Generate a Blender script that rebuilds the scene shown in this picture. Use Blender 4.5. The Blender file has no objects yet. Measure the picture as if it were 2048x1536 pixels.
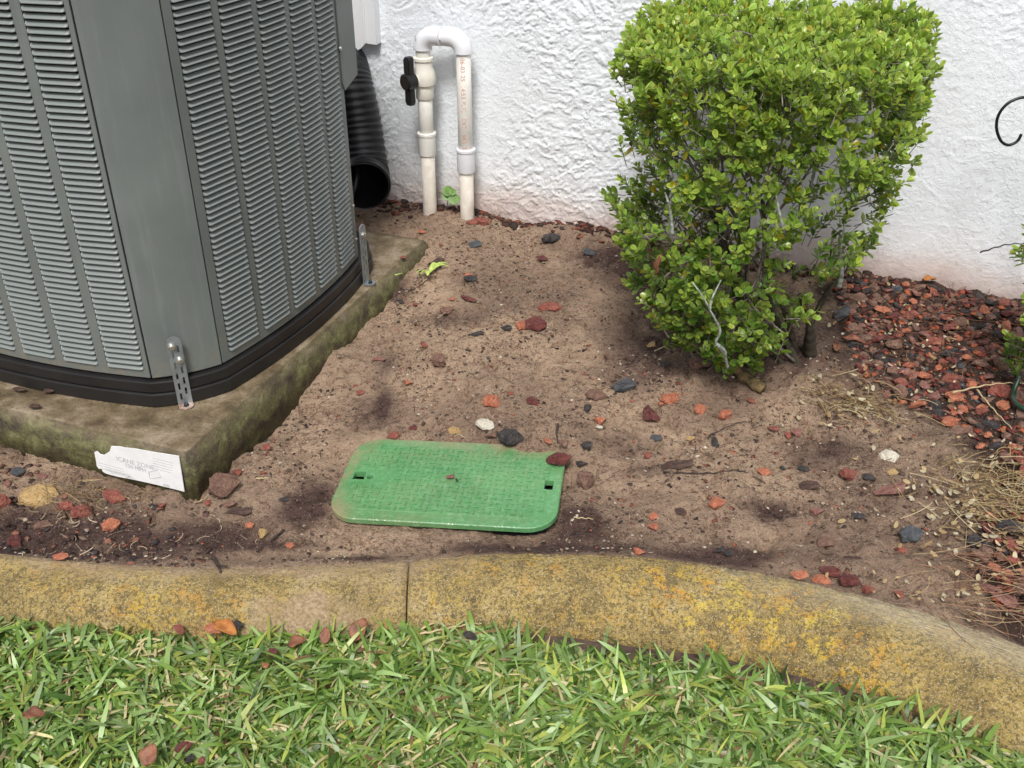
import bpy, bmesh, math, random
import numpy as np
from mathutils import Vector, Matrix

# ---------------------------------------------------------------- camera, sky, sun, exposure
scene = bpy.context.scene
CAM_H, CAM_PITCH, CAM_F = 1.35, math.radians(31.8), 2050.0 / 2048.0
cam_d = bpy.data.cameras.new('camera'); cam = bpy.data.objects.new('camera', cam_d)
scene.collection.objects.link(cam); scene.camera = cam
cam.location = (0, 0, CAM_H); cam.rotation_euler = (math.pi / 2 - CAM_PITCH, 0, 0)
cam_d.sensor_width = 36.0; cam_d.lens = 36.0 * CAM_F
cam_d.clip_start = 0.05; cam_d.clip_end = 500

SUN_EL, SUN_AZ = math.radians(56), math.radians(-172)      # azimuth of the light measured from +Y, clockwise
world = bpy.data.worlds.new('World'); scene.world = world; world.use_nodes = True
wn = world.node_tree
bg = wn.nodes['Background']; bg.inputs['Strength'].default_value = 0.08
sky = wn.nodes.new('ShaderNodeTexSky'); sky.sky_type = 'NISHITA'; sky.sun_disc = False
sky.sun_elevation = SUN_EL; sky.sun_rotation = SUN_AZ; sky.dust_density = 4.0; sky.air_density = 1.0; sky.ozone_density = 1.0
hs = wn.nodes.new('ShaderNodeHueSaturation'); hs.inputs['Saturation'].default_value = 0.42   # cloud cover: a grey sky
wn.links.new(sky.outputs[0], hs.inputs['Color']); wn.links.new(hs.outputs[0], bg.inputs[0])
sun_d = bpy.data.lights.new('sun', 'SUN'); sun_d.energy = 1.5; sun_d.angle = math.radians(13); sun_d.color = (1, .98, .955)
sun = bpy.data.objects.new('sun', sun_d); scene.collection.objects.link(sun)
sv_ = Vector((math.sin(SUN_AZ) * math.cos(SUN_EL), math.cos(SUN_AZ) * math.cos(SUN_EL), math.sin(SUN_EL)))
sun.rotation_euler = (-sv_).to_track_quat('-Z', 'Y').to_euler()
scene.view_settings.view_transform = 'Standard'; scene.view_settings.look = 'None'
scene.view_settings.exposure = 0.90; scene.view_settings.gamma = 1.0
scene.view_settings.use_curve_mapping = False
scene.cycles.use_denoising = True; scene.cycles.denoising_prefilter = 'NONE'

rng = np.random.default_rng(11); random.seed(5)
col = scene.collection

# ---------------------------------------------------------------- surveying helpers (photo sight lines -> real positions)
_c, _s = math.cos(CAM_PITCH), math.sin(CAM_PITCH)
def ray(px, py):
    u = (px - 1024) / 2050.0; v = -(py - 768) / 2050.0
    return np.array([u, _c + v * _s, -_s + v * _c])
def at(px, py, z=0.0):
    d = ray(px, py); t = (z - CAM_H) / d[2]
    return np.array([0, 0, CAM_H]) + t * d
ZS = 0.115                                                   # top of the concrete pad
TH = math.radians(-21)
U = np.array([math.cos(TH), math.sin(TH)]); V = np.array([-math.sin(TH), math.cos(TH)])
A0 = at(373, 914, ZS)[:2]                                    # near corner of the pad
def W(su, sv, z=0.0):
    p = A0 + su * U + sv * V
    return np.array([p[0], p[1], z])
def loc(x, y):
    qx, qy = x - A0[0], y - A0[1]
    return qx * U[0] + qy * U[1], qx * V[0] + qy * V[1]
def vplane(px, py, sv):                                      # sight line meets the upright plane sv = const
    d = ray(px, py); o = np.array([0, 0, CAM_H]); n = np.array([V[0], V[1], 0])
    t = np.dot(W(0, sv) - o, n) / np.dot(d, n); p = o + t * d
    return loc(p[0], p[1])[0], p[2]
def uplane(px, py, su):
    d = ray(px, py); o = np.array([0, 0, CAM_H]); n = np.array([U[0], U[1], 0])
    t = np.dot(W(su, 0) - o, n) / np.dot(d, n); p = o + t * d
    return loc(p[0], p[1])[1], p[2]

# ---------------------------------------------------------------- noise
def _hash(ix, iy, seed):
    h = (ix.astype(np.int64) * 374761393 + iy.astype(np.int64) * 668265263 + seed * 974634777) & 0xFFFFFFFF
    h = ((h ^ (h >> 13)) * 1274126177) & 0xFFFFFFFF
    return ((h ^ (h >> 16)) & 0xFFFF) / 65535.0
def vn(x, y, seed=0):
    x = np.asarray(x, float); y = np.asarray(y, float)
    ix, iy = np.floor(x), np.floor(y); fx, fy = x - ix, y - iy
    fx = fx * fx * fx * (fx * (fx * 6 - 15) + 10); fy = fy * fy * fy * (fy * (fy * 6 - 15) + 10)
    a = _hash(ix, iy, seed); b = _hash(ix + 1, iy, seed); c = _hash(ix, iy + 1, seed); d = _hash(ix + 1, iy + 1, seed)
    return (a + (b - a) * fx) * (1 - fy) + (c + (d - c) * fx) * fy - 0.5
def fbm(x, y, o=4, seed=0, g=0.5):
    r = 0; a = 1.0
    for k in range(o):
        r = r + a * vn(np.asarray(x) * 2 ** k + k * 17.3, np.asarray(y) * 2 ** k - k * 9.1, seed + k); a *= g
    return r
def sst(a, b, x):
    t = np.clip((np.asarray(x, float) - a) / (b - a), 0, 1); return t * t * (3 - 2 * t)

# ---------------------------------------------------------------- mesh helpers
def mesh_data(name, verts, faces, color=None, smooth=False, attrs=None):
    me = bpy.data.meshes.new(name)
    verts = np.asarray(verts, np.float32).reshape(-1, 3)
    if isinstance(faces, np.ndarray):
        n, k = faces.shape
        me.vertices.add(len(verts)); me.vertices.foreach_set('co', verts.ravel())
        me.loops.add(n * k); me.loops.foreach_set('vertex_index', faces.astype(np.int32).ravel())
        me.polygons.add(n); me.polygons.foreach_set('loop_start', np.arange(0, n * k, k, dtype=np.int32))
        me.update(calc_edges=True)
    else:
        me.from_pydata(verts.tolist(), [], [list(map(int, f)) for f in faces]); me.update()
    if color is not None:
        c = np.ones((len(verts), 4), np.float32); c[:, :3] = np.asarray(color, np.float32).reshape(-1, 3)
        at_ = me.color_attributes.new('Col', 'FLOAT_COLOR', 'POINT'); at_.data.foreach_set('color', c.ravel())
    for k, v in (attrs or {}).items():
        a_ = me.attributes.new(k, 'FLOAT', 'POINT'); a_.data.foreach_set('value', np.asarray(v, np.float32).ravel())
    if smooth:
        me.polygons.foreach_set('use_smooth', np.ones(len(me.polygons), bool))
    return me
def link(name, me, mat=None, parent=None, matrix=None):
    o = bpy.data.objects.new(name, me); col.objects.link(o)
    if me is not None and mat is not None and len(me.materials) == 0: me.materials.append(mat)
    if parent is not None: o.parent = parent
    if matrix is not None: o.matrix_local = matrix
    return o
def build(name, verts, faces, mat, parent=None, **k):
    return link(name, mesh_data(name, verts, faces, **k), mat, parent)
def tag(o, label=None, cat=None, group=None, kind=None):
    if label: o['label'] = label
    if cat: o['category'] = cat
    if group: o['group'] = group
    if kind: o['kind'] = kind
    return o
def thing(name, label, cat, group=None, at_=(0, 0, 0)):
    o = bpy.data.objects.new(name, None); o.empty_display_size = .05; col.objects.link(o)
    return tag(o, label, cat, group)

class MB:
    """collects vertices and faces of one mesh"""
    def __init__(s): s.v = []; s.f = []; s.n = 0
    def add(s, vs, fs):
        vs = np.asarray(vs, float).reshape(-1, 3); s.v.append(vs)
        s.f += [[int(i) + s.n for i in f] for f in fs]; s.n += len(vs); return s
    def prism(s, poly, z0, z1, tf=None):
        n = len(poly); vs = [(p[0], p[1], z0) for p in poly] + [(p[0], p[1], z1) for p in poly]
        fs = [list(range(n - 1, -1, -1)), list(range(n, 2 * n))] + [[i, (i + 1) % n, n + (i + 1) % n, n + i] for i in range(n)]
        return s.add([tf(*v) for v in vs] if tf else vs, fs)
    def box(s, x0, x1, y0, y1, z0, z1, tf=None):
        return s.prism([(x0, y0), (x1, y0), (x1, y1), (x0, y1)], z0, z1, tf)
    def sweep(s, pts, rad, seg=10, cap=True):
        V_, F_ = sweep(pts, rad, seg, cap); return s.add(V_, F_)
    def get(s): return np.concatenate(s.v), s.f
    def obj(s, name, mat, parent=None, **k):
        v, f = s.get(); return build(name, v, f, mat, parent, **k)
def sweep(pts, rad, seg=10, cap=True):
    P = np.asarray(pts, float); n = len(P)
    R = np.full(n, rad) if np.isscalar(rad) else np.asarray(rad, float)
    T = np.gradient(P, axis=0); T /= (np.linalg.norm(T, axis=1, keepdims=True) + 1e-12)
    a = np.array([0, 0, 1.0]) if abs(T[0][2]) < .9 else np.array([1.0, 0, 0])
    N = np.cross(T[0], a); N /= np.linalg.norm(N); vs = []
    for i in range(n):
        N = N - T[i] * np.dot(N, T[i]); N /= np.linalg.norm(N); B = np.cross(T[i], N)
        for k in range(seg):
            t = 2 * math.pi * k / seg; vs.append(P[i] + R[i] * (math.cos(t) * N + math.sin(t) * B))
    fs = [[i * seg + k, i * seg + (k + 1) % seg, (i + 1) * seg + (k + 1) % seg, (i + 1) * seg + k] for i in range(n - 1) for k in range(seg)]
    if cap: fs += [list(range(seg - 1, -1, -1)), list(range((n - 1) * seg, n * seg))]
    return np.array(vs), fs
def curve_pts(ctrl, n=24):
    """Catmull-Rom through control points"""
    C = np.asarray(ctrl, float); C = np.vstack([2 * C[0] - C[1], C, 2 * C[-1] - C[-2]]); out = []
    m = len(C) - 3
    for q in np.linspace(0, m - 1e-6, n):
        i = int(q); t = q - i; p0, p1, p2, p3 = C[i:i + 4]
        out.append(.5 * ((2 * p1) + (p2 - p0) * t + (2 * p0 - 5 * p1 + 4 * p2 - p3) * t * t + (-p0 + 3 * p1 - 3 * p2 + p3) * t ** 3))
    return np.array(out)
def boolean_cut(obj, cutters):
    """cut the solids in cutters (MB) out of obj and keep the plain result"""
    v, f = cutters.get(); me = mesh_data('cut', v, f); c = bpy.data.objects.new('cut', me); col.objects.link(c)
    bm = bmesh.new(); bm.from_mesh(me); bmesh.ops.recalc_face_normals(bm, faces=bm.faces); bm.to_mesh(me); bm.free()
    bm = bmesh.new(); bm.from_mesh(obj.data); bmesh.ops.recalc_face_normals(bm, faces=bm.faces); bm.to_mesh(obj.data); bm.free()
    md = obj.modifiers.new('b', 'BOOLEAN'); md.operation = 'DIFFERENCE'; md.object = c; md.solver = 'EXACT'
    dg = bpy.context.evaluated_depsgraph_get(); new = bpy.data.meshes.new_from_object(obj.evaluated_get(dg))
    obj.modifiers.clear(); old = obj.data; obj.data = new
    if len(new.materials) == 0 and len(old.materials): new.materials.append(old.materials[0])
    bpy.data.objects.remove(c)
def bevel(obj, w, seg=2, ang=30):
    m = obj.modifiers.new('bevel', 'BEVEL'); m.width = w; m.segments = seg; m.limit_method = 'ANGLE'; m.angle_limit = math.radians(ang)
    return obj
def text_mesh(s, size):
    cu = bpy.data.curves.new('t', 'FONT'); cu.body = s; cu.size = size; cu.resolution_u = 3
    o = bpy.data.objects.new('t', cu); col.objects.link(o)
    dg = bpy.context.evaluated_depsgraph_get(); me = bpy.data.meshes.new_from_object(o.evaluated_get(dg))
    v = np.array([x.co[:] for x in me.vertices]); f = [list(p.vertices) for p in me.polygons]
    bpy.data.objects.remove(o); return v, f

# ---------------------------------------------------------------- materials
def mat_new(name):
    m = bpy.data.materials.new(name); m.use_nodes = True; nt = m.node_tree
    return m, nt, nt.nodes['Principled BSDF']
def nd(nt, t, **k):
    n = nt.nodes.new(t)
    for a, b in k.items():
        if a in n.inputs: n.inputs[a].default_value = b
        else: setattr(n, a, b)
    return n
def coords(nt, kind='Object'):
    return nd(nt, 'ShaderNodeTexCoord').outputs[kind]
def noise(nt, vec, scale, detail=4, rough=.55, dist=0.0):
    n = nd(nt, 'ShaderNodeTexNoise', Scale=scale, Detail=detail, Roughness=rough, Distortion=dist)
    nt.links.new(vec, n.inputs['Vector']); return n.outputs['Fac']
def ramp(nt, fac, stops):
    r = nd(nt, 'ShaderNodeValToRGB'); e = r.color_ramp.elements
    while len(e) < len(stops): e.new(.5)
    for el, (p, c) in zip(e, stops):
        el.position = p; el.color = (c, c, c, 1) if np.isscalar(c) else (*c, 1)
    nt.links.new(fac, r.inputs[0]); return r.outputs[0]
def mix(nt, fac, a, b, mode='MIX'):
    m = nd(nt, 'ShaderNodeMix', data_type='RGBA', blend_type=mode)
    for s, i in ((fac, 0), (a, 6), (b, 7)):
        if hasattr(s, 'is_linked'): nt.links.new(s, m.inputs[i])
        elif np.isscalar(s): m.inputs[i].default_value = s
        else: m.inputs[i].default_value = (*s, 1)
    return m.outputs[2]
def math_(nt, op, a, b=0.0):
    m = nd(nt, 'ShaderNodeMath', operation=op)
    for s, i in ((a, 0), (b, 1)):
        if hasattr(s, 'is_linked'): nt.links.new(s, m.inputs[i])
        else: m.inputs[i].default_value = s
    return m.outputs[0]
def bump(nt, bs, h, strength=.5, dist=.002):
    b = nd(nt, 'ShaderNodeBump', Strength=strength, Distance=dist); nt.links.new(h, b.inputs['Height']); nt.links.new(b.outputs[0], bs.inputs['Normal'])
def attr(nt, name, out='Color'):
    return nd(nt, 'ShaderNodeAttribute', attribute_name=name).outputs[out]
def simple(name, c, rough=.5, metal=0.0, var=.15, scale=60, bump_s=0.0, bump_scale=300, c2=None, spec=.5):
    m, nt, bs = mat_new(name); co = coords(nt)
    n = noise(nt, co, scale)
    lo = tuple(x * (1 - var) for x in c); hi = tuple(min(1, x * (1 + var)) for x in c)
    cc = ramp(nt, n, [(.3, lo if c2 is None else c2), (.7, hi)]); nt.links.new(cc, bs.inputs['Base Color'])
    bs.inputs['Roughness'].default_value = rough; bs.inputs['Metallic'].default_value = metal; bs.inputs['Specular IOR Level'].default_value = spec
    if bump_s: bump(nt, bs, noise(nt, co, bump_scale, 5, .65), bump_s)
    return m
def col_mat(name, rough=.5, trans=0.0, var=.2, spec=.4):
    """colour comes from the per-vertex 'Col' (each blade or leaf has its own colour)"""
    m, nt, bs = mat_new(name); c = attr(nt, 'Col')
    n = noise(nt, coords(nt), 90, 2)
    c = mix(nt, 1.0, c, ramp(nt, n, [(.3, 1 - var), (.7, 1 + var * .3)]), 'MULTIPLY')
    nt.links.new(c, bs.inputs['Base Color']); bs.inputs['Roughness'].default_value = rough; bs.inputs['Specular IOR Level'].default_value = spec
    if trans:
        t = nd(nt, 'ShaderNodeBsdfTranslucent'); nt.links.new(c, t.inputs[0]); mx = nd(nt, 'ShaderNodeMixShader'); mx.inputs[0].default_value = trans
        nt.links.new(bs.outputs[0], mx.inputs[1]); nt.links.new(t.outputs[0], mx.inputs[2])
        nt.links.new(mx.outputs[0], nt.nodes['Material Output'].inputs[0])
    return m

M = {}
# stucco
m, nt, bs = mat_new('white_stucco'); co = coords(nt)
z = nd(nt, 'ShaderNodeSeparateXYZ'); nt.links.new(co, z.inputs[0])
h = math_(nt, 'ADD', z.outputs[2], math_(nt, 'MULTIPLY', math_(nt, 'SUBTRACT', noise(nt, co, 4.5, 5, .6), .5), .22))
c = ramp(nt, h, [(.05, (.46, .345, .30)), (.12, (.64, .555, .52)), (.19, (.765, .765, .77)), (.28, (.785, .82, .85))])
c = mix(nt, ramp(nt, noise(nt, co, 2.2, 6, .6), [(.45, 0.0), (.75, .25)]), c, (.66, .66, .66))
c = mix(nt, ramp(nt, noise(nt, co, 40, 3, .7), [(.62, 0.0), (.74, .22)]), c, (.60, .57, .52))
nt.links.new(c, bs.inputs['Base Color']); bs.inputs['Roughness'].default_value = .75
fl_ = math_(nt, 'MULTIPLY', ramp(nt, noise(nt, co, 46, 6, .62, .6), [(.50, 0.0), (.545, 1.0)]), ramp(nt, noise(nt, co, 3.2, 3), [(.36, .15), (.55, 1.0)]))
bump(nt, bs, math_(nt, 'ADD', math_(nt, 'ADD', fl_, math_(nt, 'MULTIPLY', ramp(nt, noise(nt, co, 95, 5, .62, .4), [(.52, 0.0), (.57, 1.0)]), .6)), math_(nt, 'MULTIPLY', noise(nt, co, 260, 4, .6), .5)), .42, .0028); M['stucco'] = m
# soil
m, nt, bs = mat_new('wet_sandy_soil'); co = coords(nt)
c = attr(nt, 'Col')
c = mix(nt, ramp(nt, noise(nt, co, 26, 6, .72), [(.44, .0), (.60, .42)]), c, mix(nt, 1.0, c, (.55, .47, .44), 'MULTIPLY'))
mpf = nd(nt, 'ShaderNodeMapping'); mpf.inputs['Scale'].default_value = (.7, 1.0, 1.0); mpf.inputs['Rotation'].default_value = (0, 0, .4); nt.links.new(co, mpf.inputs[0])
c = mix(nt, ramp(nt, noise(nt, mpf.outputs[0], 95, 3, .6), [(.56, 0.0), (.61, .62)]), c, mix(nt, 1.0, c, (.30, .24, .22), 'MULTIPLY'))
c = mix(nt, math_(nt, 'MULTIPLY', ramp(nt, noise(nt, co, 5.5, 4, .6), [(.40, .25), (.58, 1.0)]), ramp(nt, noise(nt, co, 210, 2, .6), [(.56, 0.0), (.61, .85)])), c, mix(nt, 1.0, c, (.30, .24, .22), 'MULTIPLY'))
c = mix(nt, ramp(nt, noise(nt, co, 300, 2, .6), [(.66, 0.0), (.70, .8)]), c, (.62, .52, .40))
nt.links.new(c, bs.inputs['Base Color'])
nt.links.new(ramp(nt, noise(nt, co, 9, 4), [(.3, .5), (.7, .85)]), bs.inputs['Roughness']); bs.inputs['Specular IOR Level'].default_value = .35
hh = math_(nt, 'ADD', noise(nt, co, 95, 6, .75), math_(nt, 'MULTIPLY', noise(nt, co, 330, 4, .7), .5))
bump(nt, bs, hh, 1.0, .010); M['soil'] = m
M['lawn_soil'] = simple('dark_lawn_soil', (.075, .048, .036), .9, var=.5, scale=40, bump_s=.8, bump_scale=120)
# pad concrete with moss
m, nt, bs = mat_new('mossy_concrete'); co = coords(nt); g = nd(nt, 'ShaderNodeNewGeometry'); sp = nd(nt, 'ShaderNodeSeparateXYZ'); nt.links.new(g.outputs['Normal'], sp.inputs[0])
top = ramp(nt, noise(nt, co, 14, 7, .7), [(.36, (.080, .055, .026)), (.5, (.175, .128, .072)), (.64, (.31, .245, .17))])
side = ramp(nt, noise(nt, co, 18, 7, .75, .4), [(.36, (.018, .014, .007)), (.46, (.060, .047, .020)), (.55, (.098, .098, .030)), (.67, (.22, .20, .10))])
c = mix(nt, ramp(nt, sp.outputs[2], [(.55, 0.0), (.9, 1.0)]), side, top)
c = mix(nt, ramp(nt, noise(nt, co, 260, 3, .7), [(.56, 0.0), (.72, .6)]), c, (.30, .26, .19))
c = mix(nt, ramp(nt, noise(nt, co, 130, 3, .7), [(.55, 0.0), (.68, .6)]), c, (.018, .015, .008))
nt.links.new(c, bs.inputs['Base Color']); bs.inputs['Roughness'].default_value = .62
bump(nt, bs, math_(nt, 'ADD', noise(nt, co, 60, 6, .7), math_(nt, 'MULTIPLY', noise(nt, co, 300, 4), .6)), .8, .004); M['pad'] = m
# kerb concrete with lichen
m, nt, bs = mat_new('lichen_concrete'); co = coords(nt)
c = ramp(nt, noise(nt, co, 9, 8, .75), [(.34, (.160, .110, .034)), (.45, (.290, .205, .068)), (.56, (.390, .280, .090)), (.68, (.44, .36, .21))])
cx_ = nd(nt, 'ShaderNodeCombineXYZ'); nt.links.new(math_(nt, 'MULTIPLY', attr(nt, 'along', 'Fac'), 9.0), cx_.inputs[0]); nt.links.new(math_(nt, 'MULTIPLY', attr(nt, 'across', 'Fac'), 26.0), cx_.inputs[1])
streak = noise(nt, cx_.outputs[0], 2.2, 7, .7)
big = noise(nt, co, 3.1, 3)
lich = math_(nt, 'MULTIPLY', ramp(nt, noise(nt, co, 28, 9, .80, .2), [(.495, 0.0), (.55, 1.0)]), math_(nt, 'MULTIPLY', ramp(nt, big, [(.40, .12), (.56, 1.0)]), attr(nt, 'lichen', 'Fac')))
c = mix(nt, math_(nt, 'MULTIPLY', lich, .85), c, ramp(nt, noise(nt, co, 17, 3), [(.38, (.58, .43, .050)), (.52, (.56, .32, .02)), (.66, (.55, .23, .012))]))
c = mix(nt, ramp(nt, noise(nt, co, 40, 9, .85), [(.54, 0.0), (.60, .85)]), c, (.050, .040, .018))
c = mix(nt, ramp(nt, noise(nt, co, 150, 4, .75), [(.50, 0.0), (.55, .85)]), c, (.115, .082, .030))
c = mix(nt, ramp(nt, noise(nt, co, 330, 3, .7), [(.56, 0.0), (.62, .6)]), c, (.60, .52, .34))
pale = math_(nt, 'MULTIPLY', attr(nt, 'pale', 'Fac'), ramp(nt, streak, [(.4, .25), (.6, .9)]))
c = mix(nt, math_(nt, 'MULTIPLY', pale, .8), c, (.52, .46, .34))
c = mix(nt, math_(nt, 'MULTIPLY', attr(nt, 'pale', 'Fac'), ramp(nt, streak, [(.35, .75), (.46, 0.0)])), c, (.12, .095, .06))
sandm = math_(nt, 'MULTIPLY', math_(nt, 'MULTIPLY', attr(nt, 'sand', 'Fac'), 1.0), ramp(nt, noise(nt, co, 22, 7, .7), [(.36, .25), (.52, 1.0)]))
c = mix(nt, sandm, c, ramp(nt, noise(nt, co, 170, 4, .7), [(.4, (.27, .185, .10)), (.6, (.46, .34, .21))]))
nt.links.new(c, bs.inputs['Base Color']); bs.inputs['Roughness'].default_value = .8
bump(nt, bs, math_(nt, 'ADD', noise(nt, co, 170, 5, .75), math_(nt, 'MULTIPLY', streak, .6)), .9, .005); M['kerb'] = m
# metal and plastic of the unit
m, nt, bs = mat_new('grey_painted_steel'); co = coords(nt); sz_ = nd(nt, 'ShaderNodeSeparateXYZ'); nt.links.new(co, sz_.inputs[0])
c = ramp(nt, noise(nt, co, 3.5, 6, .6), [(.35, (.128, .144, .136)), (.65, (.160, .178, .168))])
mq = nd(nt, 'ShaderNodeMapping'); mq.inputs['Scale'].default_value = (30, 30, 1.6); nt.links.new(co, mq.inputs[0])
c = mix(nt, ramp(nt, noise(nt, mq.outputs[0], 2.2, 5, .7), [(.54, 0.0), (.72, .22)]), c, (.25, .26, .24))
c = mix(nt, math_(nt, 'MULTIPLY', ramp(nt, sz_.outputs[2], [(.18, .55), (.27, 0.0)]), ramp(nt, noise(nt, co, 60, 5, .7), [(.45, 0.0), (.6, 1.0)])), c, (.22, .18, .12))
nt.links.new(c, bs.inputs['Base Color']); nt.links.new(ramp(nt, noise(nt, co, 12, 5), [(.35, .36), (.65, .55)]), bs.inputs['Roughness']); M['grey_paint'] = m
M['slat_paint'] = simple('grey_slat_paint', (.20, .222, .212), .34, var=.06, scale=8, bump_s=.03, bump_scale=500)
M['black_plastic'] = simple('black_plastic', (.0135, .0125, .0125), .42, var=.3, scale=9, bump_s=.1)
M['dark_inside'] = simple('shaded_inside', (.008, .008, .009), .8)  # near black: the shade of closed interiors is put into the colour
M['zinc'] = simple('zinc_plate', (.36, .40, .43), .42, .75, var=.18, scale=50)
M['zinc_rust'] = simple('rusty_zinc', (.55, .48, .42), .6, .2, c2=(.20, .06, .02), scale=55)
M['steel'] = simple('bolt_steel', (.62, .62, .58), .28, .9, var=.1)
M['dark_bolt'] = simple('dark_bolt', (.05, .06, .07), .4, .6)
M['pvc'] = simple('cream_pvc', (.78, .765, .71), .38, c2=(.71, .69, .63), scale=14)
M['pvc_dirty'] = simple('dirty_pvc', (.78, .75, .68), .45, c2=(.66, .59, .49), scale=26)
M['pvc_white'] = simple('white_pvc', (.78, .79, .82), .3, var=.04, scale=20)
M['valve_white'] = simple('valve_white', (.76, .73, .64), .35, var=.08, scale=20)
M['black_valve'] = simple('black_valve', (.012, .012, .013), .35, var=.3)
M['blue_ink'] = simple('blue_ink', (.10, .22, .30), .6)
M['red_ink'] = simple('red_ink', (.62, .30, .25), .6)
M['white_vinyl'] = simple('white_vinyl', (.78, .79, .80), .4, var=.04, scale=9)
M['black_duct'] = simple('black_duct', (.012, .012, .014), .38, var=.3)
M['paper'] = simple('white_paper', (.80, .80, .79), .6, var=.06, scale=30)
M['faint_ink'] = simple('faded_ink', (.46, .46, .48), .7)
M['iron'] = simple('black_iron', (.012, .012, .013), .35, .3)
M['hose'] = simple('dark_green_vinyl', (.02, .05, .03), .35)
# green lid
m, nt, bs = mat_new('green_plastic'); co = coords(nt)
c = ramp(nt, noise(nt, co, 9, 5), [(.35, (.070, .225, .080)), (.65, (.110, .290, .115))])
fleck = noise(nt, co, 75, 5, .7)
c = mix(nt, ramp(nt, fleck, [(.5, 0.0), (.68, .55)]), c, (.19, .40, .21))
dirt = math_(nt, 'MULTIPLY', attr(nt, 'dirt', 'Fac'), ramp(nt, noise(nt, co, 30, 6, .7), [(.36, .15), (.56, 1.0)]))
c = mix(nt, dirt, c, (.29, .215, .125))
nt.links.new(c, bs.inputs['Base Color'])
nt.links.new(ramp(nt, noise(nt, co, 28, 5, .7), [(.42, .12), (.58, .5)]), bs.inputs['Roughness'])
bump(nt, bs, noise(nt, co, 120, 4), .55, .003); M['lid'] = m
M['lid_tread'] = simple('green_tread', (.085, .32, .125), .3, var=.25, scale=60)
# rocks
def rock_mat(name, c, c2, dust=.35, rough=.72):
    m, nt, bs = mat_new(name); co = coords(nt); oi = nd(nt, 'ShaderNodeObjectInfo')
    n = noise(nt, co, 1.6, 7, .72); cc = ramp(nt, n, [(.36, c2), (.58, c)])
    cc = mix(nt, math_(nt, 'MULTIPLY', oi.outputs['Random'], .25), cc, mix(nt, 1.0, cc, (.55, .5, .5), 'MULTIPLY'))
    cc = mix(nt, ramp(nt, noise(nt, co, 2.6, 6, .75), [(.52, 0.0), (.66, dust)]), cc, (.40, .29, .20))
    vo = nd(nt, 'ShaderNodeTexVoronoi', Scale=4.5); nt.links.new(co, vo.inputs['Vector']); pit_ = ramp(nt, vo.outputs['Distance'], [(.12, 0.0), (.34, 1.0)])
    cc = mix(nt, math_(nt, 'MULTIPLY', math_(nt, 'SUBTRACT', 1.0, pit_), .4), cc, mix(nt, 1.0, cc, (.35, .3, .3), 'MULTIPLY'))
    nt.links.new(cc, bs.inputs['Base Color']); bs.inputs['Roughness'].default_value = rough
    bump(nt, bs, math_(nt, 'ADD', noise(nt, co, 5, 6, .75), math_(nt, 'MULTIPLY', pit_, .5)), .55, .12); return m
ROCK = {
    'orange': rock_mat('orange_lava', (.60, .225, .125), (.40, .105, .052)),
    'red': rock_mat('red_lava', (.38, .118, .082), (.20, .052, .038)),
    'dark red': rock_mat('maroon_lava', (.20, .050, .044), (.085, .022, .020), .2, .5),
    'brown': rock_mat('brown_rock', (.29, .165, .115), (.135, .068, .050)),
    'charcoal': rock_mat('charcoal_rock', (.070, .062, .062), (.016, .015, .017), .2, .5),
    'slate grey': rock_mat('slate_rock', (.105, .115, .128), (.05, .055, .065), .2, .45),
    'pink': rock_mat('dusty_pink_rock', (.36, .17, .14), (.22, .085, .065), .5),
    'tan': rock_mat('tan_rock', (.62, .44, .20), (.46, .27, .10), .25),
    'white': rock_mat('white_rock', (.84, .80, .68), (.72, .64, .50), .15, .5),
    'bark brown': rock_mat('bark_chip', (.115, .062, .048), (.045, .024, .020), .25),
}
M['bark'] = simple('bush_bark', (.060, .045, .030), .85, c2=(.018, .020, .009), scale=70, bump_s=.8, bump_scale=160)
M['branch'] = simple('bush_branch', (.24, .21, .17), .85, c2=(.05, .035, .028), scale=60, bump_s=.6, bump_scale=220)
M['lichen_twig'] = simple('lichen_twig', (.34, .385, .33), .9, c2=(.10, .09, .07), scale=110, bump_s=.9, bump_scale=260)
M['mossy_root'] = simple('mossy_root', (.22, .15, .06), .9, c2=(.03, .022, .012), scale=60, bump_s=.9, bump_scale=160)
M['leaf'] = col_mat('bush_leaf', .28, .42, .12, .5)
M['grass'] = col_mat('grass_blade', .36, .28, .15, .45)
M['litter'] = col_mat('dry_litter', .75, .1, .2, .25)
M['crumb'] = col_mat('soil_crumb', .8, 0, .3, .25)
M['twig'] = simple('dark_twig', (.045, .03, .024), .8, var=.4, scale=80, bump_s=.6)
M['straw'] = simple('straw', (.46, .36, .20), .7, var=.2)
M['dead_leaf'] = simple('dead_leaf', (.24, .095, .045), .6, c2=(.12, .045, .028), scale=60, bump_s=.5, bump_scale=120)
M['dead_leaf_orange'] = simple('orange_leaf', (.42, .17, .04), .5, c2=(.26, .09, .03), scale=60)
M['weed'] = simple('weed_leaf', (.13, .24, .05), .5, var=.3, scale=60)
M['lime_leaf'] = simple('lime_leaf', (.36, .46, .10), .45, var=.25, scale=90)

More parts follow.
